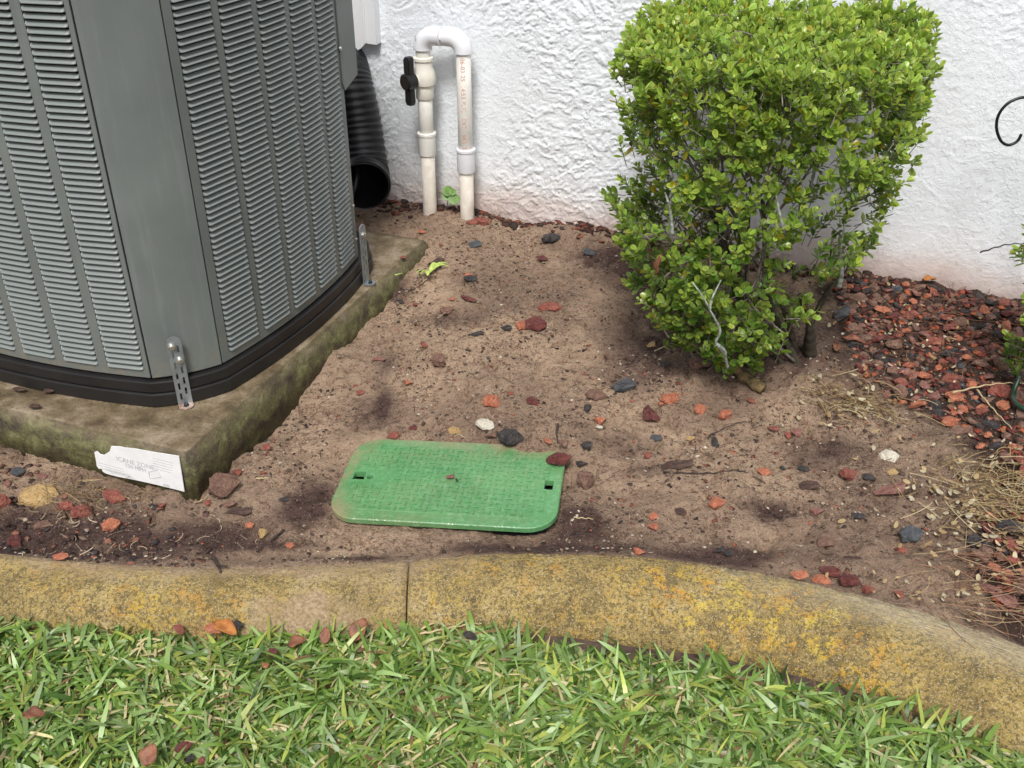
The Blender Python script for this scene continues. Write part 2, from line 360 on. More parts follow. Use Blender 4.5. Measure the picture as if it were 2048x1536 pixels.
# ================================================================ the setting
# kerb lines (back upper edge, front foot) from the photograph's sight lines
KB = np.array([at(x, y, .040)[:2] for x, y in [(-500, 1060), (-220, 1080), (0, 1105), (200, 1122), (430, 1132), (620, 1126), (820, 1116), (960, 1105), (1100, 1103), (1250, 1110), (1400, 1126), (1550, 1150), (1700, 1181), (1850, 1222), (2048, 1290), (2250, 1390), (2420, 1500)]])
KF = np.array([at(x, y, -.025)[:2] for x, y in [(-500, 1230), (-200, 1243), (0, 1258), (200, 1272), (430, 1284), (620, 1282), (815, 1272), (960, 1264), (1100, 1266), (1250, 1280), (1424, 1304), (1550, 1333), (1700, 1374), (1850, 1425), (2048, 1515), (2220, 1630), (2350, 1760)]])
NK = 420
kt = np.linspace(0, 1, NK)
def resample(C):
    P = curve_pts(np.c_[C, np.zeros(len(C))], NK)[:, :2]; return P
KBs, KFs = resample(KB), resample(KF)
def kerb_back_y(x): return np.interp(x, KBs[:, 0], KBs[:, 1])
def kerb_foot_y(x):
    o = np.argsort(KFs[:, 0]); return np.interp(x, KFs[o, 0], KFs[o, 1])

WALL_V = 1.485
# heights of the sand along the pad's right side
_h = [(-.3, 0), (0, 0), (.40, .0), (.455, .008)]
for px, hgt in ((631, .022), (659, .050), (697, .024), (735, .034), (776, .036), (799, .058), (862, .088)):
    _h.append((uplane(px, 914 - .8765 * (px - 373), 0)[0], hgt))
_h += [(1.25, .10), (1.6, .085)]
_h = np.array(sorted(_h))
LID_C = np.array([-.132, 1.757]); LID_A = math.radians(-7.5)
def G(x, y, fine=True):
    x = np.asarray(x, float); y = np.asarray(y, float)
    su, sv = loc(x, y)
    g = .010 + .065 * sst(.25, 1.45, sv)
    side = np.interp(sv, _h[:, 0], _h[:, 1])
    w = np.exp(-(np.maximum(su, 0) / .15) ** 2) * sst(-.02, .1, sv)
    g = g * (1 - w) + side * w
    g = np.where((su < .01) & (sv > .02) & (sv < 1.14), np.minimum(g, .06), g)
    fr = (1 - sst(-.04, .05, sv)) * (1 - sst(-.1, .25, su)); g = g * (1 - fr) + .0 * fr
    def hump(px, py, rx, ry, a, z0=.02):
        p = at(px, py, z0); return a * np.exp(-((x - p[0]) / rx) ** 2 - ((y - p[1]) / ry) ** 2)
    g = g + hump(1460, 985, .055, .06, .030) + hump(1000, 720, .16, .22, .022) + hump(1130, 470, .2, .08, .03, .08) + hump(1090, 880, .065, .05, .026)
    g = g + hump(1550, 750, .20, .14, .030) - hump(1350, 600, .1, .1, .015, .04) - hump(1130, 1060, .09, .06, .012) - hump(640, 975, .05, .06, .008)
    g = g + hump(330, 1020, .2, .05, -.004) + hump(900, 560, .12, .1, .01, .05)
    # scraped hollow in which the lid lies
    lx = (x - LID_C[0]) * math.cos(-LID_A) - (y - LID_C[1]) * math.sin(-LID_A); ly = (x - LID_C[0]) * math.sin(-LID_A) + (y - LID_C[1]) * math.cos(-LID_A)
    ins = (1 - sst(.215, .25, abs(lx))) * (1 - sst(.135, .165, abs(ly)))
    spill = sst(.02, .16, lx - .03) * sst(.085, .14, ly)
    g = np.where(ins > 0, g * (1 - ins * (1 - spill)) - .035 * (1 - sst(.205, .222, abs(lx))) * (1 - sst(.10, .118, abs(ly))) * (1 - spill), g) + .042 * spill * (1 - sst(.25, .34, lx)) * (1 - sst(.16, .26, ly))
    g = g + .020 * fbm(x * 5, y * 5, 3, 3) * sst(-.2, .3, su + .3)
    if fine:
        bed = sst(.95, 1.25, su)
        g = g + (.0075 + .004 * bed) * fbm(x * 22, y * 22, 4, 7, .55) + .0060 * fbm(x * 75, y * 75, 3, 21, .65)
        pit = np.clip(fbm(x * 40, y * 40, 2, 31) - .18, 0, 1); g = g - .045 * pit
    kb = kerb_back_y(x); near = 1 - sst(0, .07, y - kb)
    g = g * (1 - near) + (.026 + .004 * fbm(x * 9, y * 9, 3, 5) + .006 * sst(-.2, -.4, x) + (.003 * fbm(x * 70, y * 70, 2, 9) if fine else 0)) * near
    return np.where(y < kb - .03, -.12, g)
def gz(x, y): return float(G(np.array([x]), np.array([y]))[0])
def on_ground(px, py):
    """where the sight line meets the uneven soil"""
    z = .03
    for _ in range(6):
        p = at(px, py, z); z = .5 * z + .5 * float(G(np.array([p[0]]), np.array([p[1]]), False)[0])
    p = at(px, py, z); return np.array([p[0], p[1], gz(p[0], p[1])])

def axis(a, b, c, d, f, e):
    return np.concatenate([np.linspace(a, b, e, endpoint=False), np.arange(b, c, f), np.linspace(c, d, e)])
gx = axis(-5, -1.25, 1.75, 6, .0058, 40); gy = axis(.9, 1.42, 3.25, 5.4, .0058, 24)
X, Y = np.meshgrid(gx, gy); Z = G(X, Y)
su_, sv_2 = loc(X, Y)
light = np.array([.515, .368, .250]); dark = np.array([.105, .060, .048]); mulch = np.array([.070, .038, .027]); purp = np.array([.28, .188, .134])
def patch(px, py, rx, ry):
    p = at(px, py, .02); q = at(px + rx, py, .02); r = at(px, py + ry, .02)
    return np.exp(-((X - p[0]) / max(.01, abs(q[0] - p[0]))) ** 2 - ((Y - p[1]) / max(.01, abs(r[1] - p[1]))) ** 2)
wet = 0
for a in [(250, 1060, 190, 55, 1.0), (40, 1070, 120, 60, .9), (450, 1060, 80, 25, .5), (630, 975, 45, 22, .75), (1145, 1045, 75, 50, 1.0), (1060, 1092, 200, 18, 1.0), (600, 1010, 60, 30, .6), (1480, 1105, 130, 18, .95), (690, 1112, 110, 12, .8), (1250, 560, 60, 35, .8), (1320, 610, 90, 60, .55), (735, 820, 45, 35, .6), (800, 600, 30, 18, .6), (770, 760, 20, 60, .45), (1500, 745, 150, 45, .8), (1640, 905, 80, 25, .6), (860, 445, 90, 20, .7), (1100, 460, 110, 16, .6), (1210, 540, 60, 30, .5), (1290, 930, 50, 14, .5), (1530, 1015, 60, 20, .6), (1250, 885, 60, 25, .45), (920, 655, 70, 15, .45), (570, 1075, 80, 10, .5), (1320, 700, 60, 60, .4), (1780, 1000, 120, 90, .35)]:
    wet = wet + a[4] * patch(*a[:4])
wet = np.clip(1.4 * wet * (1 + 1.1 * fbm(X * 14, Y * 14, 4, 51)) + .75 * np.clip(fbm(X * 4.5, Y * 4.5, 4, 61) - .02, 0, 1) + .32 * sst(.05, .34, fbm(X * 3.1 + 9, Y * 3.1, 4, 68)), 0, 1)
bedm = sst(-.03, .05, (X - (.86 + .35 * sst(2.35, 1.75, Y) * 0)) - .0) # right of the bush
edge = np.interp(Y, [1.3, 1.55, 1.75, 1.95, 2.1, 2.3, 2.6, 3.0], [.86, .86, 1.02, .93, .79, .83, .86, .72])
bedm = sst(-.05, .05, X - edge + .12 * fbm(X * 9, Y * 9, 3, 71))
pal = np.clip(.5 + fbm(X * 3, Y * 3, 3, 81), 0, 1)[..., None]
C = light * (.82 + .3 * pal); C = C * (1 - .5 * (1 - pal)) + purp * .5 * (1 - pal)
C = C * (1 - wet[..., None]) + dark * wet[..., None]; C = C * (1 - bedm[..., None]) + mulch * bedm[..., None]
nx, ny = len(gx), len(gy); idx = np.arange(nx * ny).reshape(ny, nx)
F = np.stack([idx[:-1, :-1], idx[:-1, 1:], idx[1:, 1:], idx[1:, :-1]], -1).reshape(-1, 4)
fy = Y[:-1, :-1].ravel(); fx = X[:-1, :-1].ravel()
F = F[(fy > kerb_back_y(fx) - .06)]
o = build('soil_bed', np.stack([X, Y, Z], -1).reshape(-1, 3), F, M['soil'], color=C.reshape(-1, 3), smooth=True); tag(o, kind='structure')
# lawn earth: one sheet to the horizon
lx_ = np.concatenate([np.linspace(-200, -3, 12), np.linspace(-2.5, 2.5, 120), np.linspace(3, 200, 12)]); ly_ = np.concatenate([np.linspace(-200, 0, 12), np.linspace(.3, 2.2, 90), np.linspace(3, 200, 12)])
LX, LY = np.meshgrid(lx_, ly_); LZ = -.035 + .010 * fbm(LX * 9, LY * 9, 3, 15) * (abs(LX) < 2.6) * (LY < 2.3); LZ = np.where(LY > 2.5, -.2, LZ)
i2 = np.arange(LX.size).reshape(LX.shape); F = np.stack([i2[:-1, :-1], i2[:-1, 1:], i2[1:, 1:], i2[1:, :-1]], -1).reshape(-1, 4)
o = build('ground', np.stack([LX, LY, LZ], -1).reshape(-1, 3), F, M['lawn_soil'], smooth=True); tag(o, kind='structure')

# stucco wall with real relief
wu = axis(-4.5, -.75, 2.35, 6.5, .0034, 30); wz = np.concatenate([np.arange(-.06, 1.02, .0034), np.linspace(1.02, 2.8, 40)])
UU, ZZ = np.meshgrid(wu, wz)
wx = UU + .05 * fbm(UU * 9, ZZ * 9, 3, 101); wzz = ZZ + .05 * fbm(UU * 9, ZZ * 9, 3, 111)
a1 = wx * .82 + wzz * .57; a2 = -wx * .57 + wzz * .82
n1 = fbm(a1 * 30, a2 * 58, 4, 121, .6); n2 = fbm(wx * 42, wzz * 75, 4, 131, .6)
dens = sst(-.25, .25, fbm(UU * 2.2, ZZ * 2.2, 3, 141) - .12 * (UU - .3))
relief = .0016 * sst(.07, .12, n1) * (.15 + .85 * dens) + .0022 * sst(.10, .15, n2) * (.15 + .85 * dens) + .0016 * sst(.06, .16, fbm(wx * 120, wzz * 140, 2, 151)) * (.15 + .85 * dens)
ridge = np.clip(1 - abs(fbm(wx * 7, wzz * 9, 3, 161)) * 16, 0, 1); relief = relief + .0009 * ridge * sst(-.05, .15, fbm(UU * 3, ZZ * 3, 2, 171))
relief = relief + .004 * fbm(UU * 3, ZZ * 3, 2, 181)
P = A0[None, None, :] + UU[..., None] * U + (WALL_V - relief)[..., None] * V
i3 = np.arange(UU.size).reshape(UU.shape); F = np.stack([i3[:-1, :-1], i3[:-1, 1:], i3[1:, 1:], i3[1:, :-1]], -1).reshape(-1, 4)
vs = np.concatenate([P, ZZ[..., None]], -1).reshape(-1, 3)
ex = [W(-4.5, WALL_V + .2, -.06), W(6.5, WALL_V + .2, -.06), W(6.5, WALL_V + .2, 2.8), W(-4.5, WALL_V + .2, 2.8)]
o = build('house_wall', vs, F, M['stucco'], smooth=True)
tag(o, 'white rough stucco house wall behind the bush and pipes', 'wall')
back = MB(); back.box(-4.5, 6.5, WALL_V + .012, WALL_V + .2, -.06, 2.8, lambda a, b, c: W(a, b, c)); back.obj('wall_core', M['stucco'], o)

# kerb: two cast lengths
kerb = thing('kerb', 'curved concrete garden edging with yellow lichen between soil bed and lawn', 'edging')
prof = []                                                     # (across 0 back .. 1 foot, height)
for t in np.linspace(0, 1, 34):
    prof.append((t, .048 - .010 * (1 - t) ** 6 - .004 * t - .030 * t ** 2 - .042 * t ** 6))
def kerb_segment(i0, i1, name='kerb_length'):
    rows = []; att = []
    idx = np.linspace(i0, i1, max(8, int((i1 - i0) * 2.2)))
    for i in idx:
        b = np.array([np.interp(i, np.arange(NK), KBs[:, k]) for k in (0, 1)]); f = np.array([np.interp(i, np.arange(NK), KFs[:, k]) for k in (0, 1)])
        r = [(b[0], b[1] + .004, -.1, 0), (b[0], b[1] + .002, .022, 0), (b[0], b[1] - .002, .036, 0)]
        for t, hgt in prof:
            p = b + (f - b) * (.035 + t * .965); r.append((p[0], p[1], hgt - (.006 if t == 0 else 0), t))
        r.append((f[0], f[1] - .001, -.045, 1)); r.append((f[0], f[1] + .02, -.1, 1)); rows.append(r)
    R = np.array(rows); n, k = R.shape[:2]; xy = R[..., :3].copy(); t = R[..., 3]
    xy[..., 2] += (.0028 * fbm(xy[..., 0] * 26, xy[..., 1] * 60, 4, 201) + .0016 * fbm(xy[..., 0] * 90, xy[..., 1] * 130, 3, 211)) + .006 * fbm(xy[..., 0] * 3, t * 2, 2, 221)
    e = np.minimum(np.arange(n), np.arange(n)[::-1])[:, None]; xy[..., 2] -= .006 * np.exp(-(e * .0035 / .006) ** 2)   # worn ends at the joint
    x = xy[..., 0]
    sand = np.clip(sst(.42, .0, t + .25 * fbm(x * 6, t * 2, 3, 231)) * sst(.05, -.35, x) * sst(-1.3, -.75, x) * 1.2, 0, 1) + np.clip(1.1 * np.exp(-((x + .36) / .13) ** 2) * sst(.2, .6, fbm(x * 16, t * 2.5, 3, 232) + t * .75), 0, 1)
    pale = sst(.62, .12, t + .3 * fbm(x * 5, t, 2, 233)) * sst(.25, .75, x)
    lich = np.clip(sst(.12, .4, t + .15) * (.5 + .6 * sst(-.2, .5, x)) + .3, 0, 1)
    ii = np.arange(n * k).reshape(n, k); F = np.stack([ii[:-1, :-1], ii[:-1, 1:], ii[1:, 1:], ii[1:, :-1]], -1).reshape(-1, 4)[:, ::-1]
    vsx = xy.reshape(-1, 3); ob = build(name, vsx, [list(q) for q in F] + [list(ii[0]), list(ii[-1][::-1])], M['kerb'], kerb, attrs={'along': (np.repeat(idx[:, None], k, 1) * .0068).ravel(), 'across': t.ravel(), 'sand': np.clip(sand, 0, 1).ravel(), 'pale': pale.ravel(), 'lichen': lich.ravel()})
    ob.data.polygons.foreach_set('use_smooth', np.ones(len(ob.data.polygons), bool)); return ob
jx = at(818, 1118, .04)[0]; ji = float(np.interp(jx, KBs[:, 0], np.arange(NK)))
kerb_segment(0, ji - .25); kerb_segment(ji + .25, NK - 1)

# ================================================================ concrete pad and its label
pad = thing('concrete_pad', 'square mossy concrete pad under the air conditioner', 'pad')
PW = 1.172
def pad_mesh():
    bm = bmesh.new(); n = 46; na = 6
    bmesh.ops.create_cube(bm, size=1)
    for v_ in bm.verts:
        v_.co = Vector(((v_.co.x - .5) * PW, (v_.co.y + .5) * PW, ZS * .5 - .02 + v_.co.z * (ZS + .04)))
    bmesh.ops.bevel(bm, geom=list(bm.edges), offset=.009, segments=2, affect='EDGES')
    bmesh.ops.subdivide_edges(bm, edges=[e for e in bm.edges if e.calc_length() > .2], cuts=90, use_grid_fill=True)
    me = bpy.data.meshes.new('slab'); bm.to_mesh(me); bm.free()
    co = np.zeros(len(me.vertices) * 3, np.float32); me.vertices.foreach_get('co', co); co = co.reshape(-1, 3).astype(float)
    d = .004 * fbm(co[:, 0] * 18 + co[:, 2] * 30, co[:, 1] * 18 + co[:, 2] * 22, 4, 301)
    front = co[:, 1] < .02; right = co[:, 0] > -.02
    co[:, 1] += np.where(front, d * 1.1, 0) + np.where(front, .008 * sst(.045, .0, co[:, 2]), 0); co[:, 0] += np.where(right, d * 1.1, 0); co[:, 2] += np.where(co[:, 2] > ZS - .012, d * .35, 0)
    wv = np.array([W(a, b, c) for a, b, c in co]); me.vertices.foreach_set('co', wv.astype(np.float32).ravel()); me.update()
    me.polygons.foreach_set('use_smooth', np.ones(len(me.polygons), bool)); return me
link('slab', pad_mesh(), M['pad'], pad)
lab = [(188, 905), (193, 903), (199, 909), (206, 911), (213, 907), (219, 903), (222, 893), (240, 894), (247, 896), (268, 898), (300, 904), (357, 913), (362, 945), (368, 984), (340, 977), (312, 970), (285, 964), (262, 959), (240, 955), (222, 951), (210, 947), (205, 944), (203, 939), (197, 938), (193, 933), (191, 921)]
lp = [vplane(x, y, -.004) for x, y in lab]
mb = MB(); mb.prism(lp, 0, .0018, lambda a, b, c: W(a, -.0052 - c + .004, b)); paper = mb.obj('paper_label', M['paper'], pad)
paper['label'] = 'torn white paper label on the front of the pad'
def label_text(s, px, py, size, slope=0.0):
    v_, f_ = text_mesh(s, size); a, b = vplane(px, py, -.004)
    vs = [W(a + p[0] * math.cos(slope) , -.0035, b + p[1] + p[0] * slope) for p in v_]; build('printed_text', vs, f_, M['faint_ink'], paper)
label_text('ICANE ZONE', 233, 921, .0165); label_text('150 MPH', 250, 934, .0145); label_text('IlIIlIl', 326, 972, .0105)
for px, py in [(196, 926), (197, 931), (200, 937), (210, 938), (215, 942), (222, 946), (305, 917), (305, 922), (305, 927), (305, 932), (305, 937)]:
    a, b = vplane(px, py, -.004); mb = MB(); wd = .066 if px < 300 else .05
    mb.add([W(a, -.0033, b), W(a + wd, -.0033, b), W(a + wd, -.0033, b + .0011), W(a, -.0033, b + .0011)], [[0, 1, 2, 3]]); mb.obj('printed_line', M['faint_ink'], paper)
sq = [vplane(x, y, -.004) for x, y in [(297, 944), (314, 940), (322, 954), (300, 957)]]
mb = MB(); mb.sweep([W(p[0], -.0036, p[1]) for p in sq + sq[:1]], .0006, 4); mb.obj('printed_square', M['faint_ink'], paper)

# ================================================================ air conditioner
ac = thing('air_conditioner', 'grey outdoor air conditioner with curved louvred sides on the concrete pad', 'air conditioner')
CU, CV = -.52, .59; HS, BOW, HL = .445, .035, .337
ZB, ZT = ZS + .065, 1.04
def face_off(t): return HS + BOW * (1 - (t / HL) ** 2)
def face_pt(face, t, out=0.0):
    """face 0 front (towards the lawn), 1 right"""
    sl = math.atan(-2 * BOW * t / HL ** 2); nt_, no = -math.sin(sl), math.cos(sl)
    a, b = t + nt_ * out * 1.0, face_off(t) + no * out
    return (CU + a, CV - b) if face == 0 else (CU + b, CV + a)
def face_angle(face, t):
    sl = math.atan(-2 * BOW * t / HL ** 2)
    return TH - sl if face == 0 else TH + math.pi / 2 - sl
def quarter(off):
    pts = [face_pt(0, t, off) for t in np.linspace(-HL, HL, 13)]
    a = np.array(face_pt(0, HL, off)); b = np.array(face_pt(1, -HL, off)); k = np.array((CU + .407 + off * .8, CV - .407 - off * .8))
    for t in np.linspace(0, 1, 9)[1:-1]: pts.append(tuple((1 - t) ** 2 * a + 2 * t * (1 - t) * k + t * t * b))
    return pts
def outline(off):
    q = np.array(quarter(off)) - (CU, CV); out = []
    for k in range(4):
        c, s = math.cos(k * math.pi / 2), math.sin(k * math.pi / 2); out += [(CU + p[0] * c - p[1] * s, CV + p[0] * s + p[1] * c) for p in q]
    return out
TF = lambda a, b, c: W(a, b, c)
# base pan with a ledge
mb = MB(); mb.prism(outline(.018), ZS + .001, ZS + .034, TF); mb.prism(outline(.013), ZS + .0345, ZB - .003, TF); bevel(mb.obj('base_pan', M['black_plastic'], ac), .003)
# coil block, interior shade painted near black, notched at the back right corner
inner = [face_pt(0, t, -.022) for t in np.linspace(-HL, HL, 9)] + [face_pt(1, t, -.022) for t in np.linspace(-HL, .25, 9)] + [(CU + .27, CV + .27), (CU + .27, CV + .40), (CU - .40, CV + .43), (CU - .43, CV - .40)]
mb = MB(); mb.prism(inner, ZB - .01, ZT - .02, TF); mb.obj('coil', M['dark_inside'], ac)
# top cover
mb = MB(); mb.prism(outline(.012), ZT, ZT + .04, TF); mb.prism([(CU + .33 * math.cos(t), CV + .33 * math.sin(t)) for t in np.linspace(0, 2 * math.pi, 32, endpoint=False)], ZT + .04, ZT + .07, TF)
bevel(mb.obj('top_cover', M['grey_paint'], ac), .006)
# corner panel between the two seams
def corner_panel(rot=0):
    a = np.array(face_pt(0, HL - .0005 + .002)); b = np.array(face_pt(1, -HL - .002 + .0005)); k = np.array((CU + .404, CV - .404))
    pts = [(1 - t) ** 2 * a + 2 * t * (1 - t) * k + t * t * b for t in np.linspace(0, 1, 17)]
    ins = [p - np.array((.012, -.012)) for p in pts[::-1]]
    P_ = [tuple(p) for p in pts + ins]
    if rot:
        c, s = math.cos(rot), math.sin(rot); P_ = [(CU + (p[0] - CU) * c - (p[1] - CV) * s, CV + (p[0] - CU) * s + (p[1] - CV) * c) for p in P_]
    m_ = MB(); m_.prism(P_, ZB + .001, ZT - .001, TF); return m_
bevel(corner_panel().obj('corner_panel', M['grey_paint'], ac), .0015)
bevel(corner_panel(-math.pi / 2).obj('corner_panel', M['grey_paint'], ac), .0015)
# louvred panels
PITCH = .0131
def slat_mesh(w):
    pr = [(.0086, -.0062), (.0074, -.0046), (.0052, -.0012), (.0030, .0022), (.0013, .0040), (.0002, .0043), (-.0007, .0036), (-.0004, .0024), (.0026, -.0002), (.0076, -.0062)]
    xs = [-w / 2, -w / 2 + .003, -w / 2 + .006, 0, w / 2 - .006, w / 2 - .003, w / 2]; sc = [.15, .8, 1, 1, 1, .8, .15]
    vs = []
    for x, k in zip(xs, sc):
        for z_, o_ in pr: vs.append((x, -(o_ if o_ < 0 else o_ * k) + (0 if o_ < 0 else (1 - k) * .001), z_ + (1 - k) * .0008))
    n = len(pr); fs = [[i * n + j, i * n + (j + 1) % n, (i + 1) * n + (j + 1) % n, (i + 1) * n + j] for i in range(len(xs) - 1) for j in range(n)]
    fs += [list(range(n)), list(range((len(xs) - 1) * n, len(xs) * n))[::-1]]
    me = mesh_data('slat', vs, fs, smooth=True); me.materials.append(M['slat_paint']); return me
Z_ROW0 = ZB + .022; NROW = int((ZT - .03 - Z_ROW0) / PITCH)
def louvre(face, t0, t1, ncol, w, gap, m0, single_cols, zmax):
    cols = []; t = t0 + m0
    for k in range(ncol): cols.append((t, t + w)); t += w + gap
    mb = MB()
    def strip(a, b, z0, z1, th=.0016, n=6):
        ts = np.linspace(a, b, n); P_ = [face_pt(face, q) for q in ts] + [face_pt(face, q, -th) for q in ts[::-1]]; mb.prism(P_, z0, z1, TF)
    edges = [t0] + [q for c_ in cols for q in c_] + [t1]
    z0, z1 = Z_ROW0 - .001, Z_ROW0 + NROW * PITCH
    for a, b in zip(edges[::2], edges[1::2]): strip(a, b, z0, z1, .004, 4)
    strip(t0, t1, ZB + .002, z0 - .0002, .004, 16); strip(t0, t1, z1 + .0002, ZT - .001, .004, 16)
    pan = mb.obj('louvre_panel', M['grey_paint'], ac)
    sm = slat_mesh(w - .001); rest = MB(); sv_v = np.array([v_.co[:] for v_ in sm.vertices]); sv_f = [list(p.vertices) for p in sm.polygons]
    for ci, (a, b) in enumerate(cols):
        tm = (a + b) / 2; p = face_pt(face, tm); ang = face_angle(face, tm)
        sag = face_off(tm) - (face_off(a) + face_off(b)) / 2
        for r in range(NROW):
            zz = Z_ROW0 + r * PITCH
            mt = Matrix.Translation(Vector(W(p[0], p[1], zz))) @ Matrix.Rotation(ang, 4, 'Z')
            if ci in single_cols and zz < zmax.get(ci, 9): link('slat', sm, None, pan, mt)
            else:
                c, s = math.cos(ang), math.sin(ang); q = W(p[0], p[1], zz)
                rest.add(np.c_[q[0] + sv_v[:, 0] * c - sv_v[:, 1] * s, q[1] + sv_v[:, 0] * s + sv_v[:, 1] * c, q[2] + sv_v[:, 2]], sv_f)
    tag(rest.obj('slats', M['slat_paint'], pan, smooth=True), kind='stuff')
    return pan
louvre(0, -HL + .003, HL - .003, 6, .0866, .0217, .030, {3, 4, 5}, {3: .62, 4: .82, 5: .86})
louvre(1, -HL + .003, .277, 5, .0978, .0186, .020, {0, 1, 2}, {0: .88, 1: .92, 2: .95})
# folded metal edge at the end of the right panel and the service cover above it
e0 = face_pt(1, .279)
mb = MB(); mb.prism([(e0[0] - .002, e0[1]), (e0[0] - .002, e0[1] + .003), (e0[0] - .06, e0[1] + .003), (e0[0] - .06, e0[1])], ZB + .001, ZT - .001, TF); mb.obj('edge_flange', M['grey_paint'], ac)
cvx = e0[0] + .002
pA = uplane(664, 0, cvx); pB = uplane(688, 181, cvx); pC = uplane(713, 148, cvx); pD = uplane(702, 40, cvx)
sv0 = e0[1] - .012; sv1 = pC[0]
poly = [(sv0, pB[1] + .02), (pB[0], pB[1]), (sv1, pC[1]), (sv1, ZT - .01), (sv0, ZT - .01)]
mb = MB(); mb.prism(poly, cvx, cvx + .004, lambda a, b, c: W(c, a, b)); cover = bevel(mb.obj('service_cover', M['grey_paint'], ac), .0012)
def dome(name, center, normal, r, hgt, mat, parent, seg=14):
    n = np.array(normal, float); n /= np.linalg.norm(n); m_ = MB()
    c0 = np.array(center, float); m_.sweep([c0 - n * .001, c0 + n * .0015, c0 + n * .0016, c0 + n * hgt * .75, c0 + n * hgt], [r * 1.25, r * 1.2, r, r * .92, r * .5], seg)
    return m_.obj(name, mat, parent, smooth=False)
N_R = (U[0], U[1], 0)
q = uplane(680, 97, cvx + .004); dome('screw', W(cvx + .004, q[0], q[1]), N_R, .0045, .004, M['steel'], cover)
for z_ in (.235, .33):
    pz = face_pt(1, .270); dome('screw', W(pz[0], pz[1], z_), N_R, .004, .004, M['steel'], ac)
# hold-down straps
def strap(P0, nrm, hgt, rust):
    n = np.array([nrm[0], nrm[1], 0.0]); n /= np.linalg.norm(n); t = np.array([-n[1], n[0], 0.0]); w = .0155
    tf = lambda a, b, c: P0 + a * t + c * n + np.array([0, 0, b])      # a across, b up, c out
    pl = [(-w, 0), (w, 0), (w, hgt - w)] + [(w * math.cos(q), hgt - w + w * math.sin(q)) for q in np.linspace(.2, math.pi - .2, 8)] + [(-w, hgt - w)]
    m_ = MB(); m_.prism(pl, 0, .0025, tf); ob = m_.obj('hold_down_strap', M['zinc'], ac)
    cut = MB()
    for k in range(5):
        for sgn, dz in ((-1, 0), (1, .0125)):
            zc = .022 + k * .0262 + dz
            if zc > hgt - .03: continue
            cut.box(sgn * .0062 - .0023, sgn * .0062 + .0023, zc - .0085, zc + .0085, -.01, .01, tf)
    boolean_cut(ob, cut)
    fl = [(-w, .002), (w, .002), (w, .014)] + [(w * math.cos(q), .014 + w * math.sin(q) * .8) for q in np.linspace(.2, math.pi - .2, 8)] + [(-w, .014)]
    f_ = MB(); f_.prism(fl, .001, .0035, lambda a, b, c: P0 + a * t + b * n + np.array([0, 0, c])); f_.obj('foot', M['zinc_rust'] if rust else M['zinc'], ob)
    dome('bolt', P0 + n * .013 + np.array([0, 0, .0035]), (0, 0, 1), .0055, .008, M['dark_bolt'], ob, 6)
    for a, b in ((-.0055, hgt - .022), (.006, hgt - .058)) if rust else ((0, hgt - .03),):
        dome('bolt', tf(a, b, .0025), n, .0072, .007, M['steel'], ob, 16)
    return ob
strap(at(371.5, 808, ZS + .001), (U - V) / math.sqrt(2), .171, True)
fp = face_pt(1, .252, .026); strap(W(fp[0], fp[1], ZS + .001), U, .172, False)

# ================================================================ white line cover, black duct
wc = thing('line_cover', 'white vinyl cover with a ragged lower edge on the wall behind the unit', 'cover')
pts = [vplane(x, y, WALL_V - .03) for x, y in [(690, 118), (709, 103), (722, 97), (733, 85), (738, 87), (754, 89)]]
mb = MB(); up = 1.9
pl = pts + [(pts[-1][0], up), (pts[0][0], up)]
mb.prism(pl, WALL_V - .034, WALL_V - .029, lambda a, b, c: W(a, c, b)); mb.obj('front_sheet', M['white_vinyl'], wc)
mb = MB(); mb.box(pts[-1][0] - .004, pts[-1][0], WALL_V - .0288, WALL_V + .002, pts[-1][1], up, TF); mb.obj('side_sheet', M['white_vinyl'], wc)
mb = MB(); mb.sweep([W(pts[3][0], WALL_V - .037, pts[3][1]), W(pts[3][0], WALL_V - .037, up)], .004, 6); mb.obj('rib', M['white_vinyl'], wc)
duct = thing('corrugated_duct', 'black corrugated pipe with open end leaning behind the air conditioner', 'pipe')
ctrl = []
for px, py, svv in [(729, 372, 1.235), (727, 345, 1.31), (716, 262, 1.365), (702, 175, 1.395), (697, 135, 1.43), (694, 112, 1.52)]:
    a, b = vplane(px, py, svv); ctrl.append(W(a, svv, b))
path = curve_pts(ctrl, 150); nn = len(path); R0 = np.interp(np.linspace(0, 1, nn), [0, .45, .75, 1], [.079, .075, .062, .054])
rr = R0 + .0022 * np.sin(np.arange(nn) * 2 * math.pi / 5.0); rr[:26] = R0[:26] + .0012 * np.sin(np.arange(26) * 2 * math.pi / 6.5)
ov, of = sweep(path, rr, 28, False); iv, if_ = sweep(path, R0 - .006, 28, False)
mb = MB(); mb.add(ov, of); mb.add(iv, [f[::-1] for f in if_]); mb.f += [[k, (k + 1) % 28, len(ov) + (k + 1) % 28, len(ov) + k] for k in range(28)]
mb.obj('tube', M['black_duct'], duct, smooth=True)
a, b = vplane(716, 340, 1.33)
mb = MB(); mb.sweep(curve_pts([W(a - .03, 1.42, b + .25), W(a - .01, 1.36, b + .06), W(a + .005, 1.30, b - .03), W(a - .02, 1.27, b - .10)], 20), .016, 10); mb.obj('inner_line', M['black_duct'], duct, smooth=True)

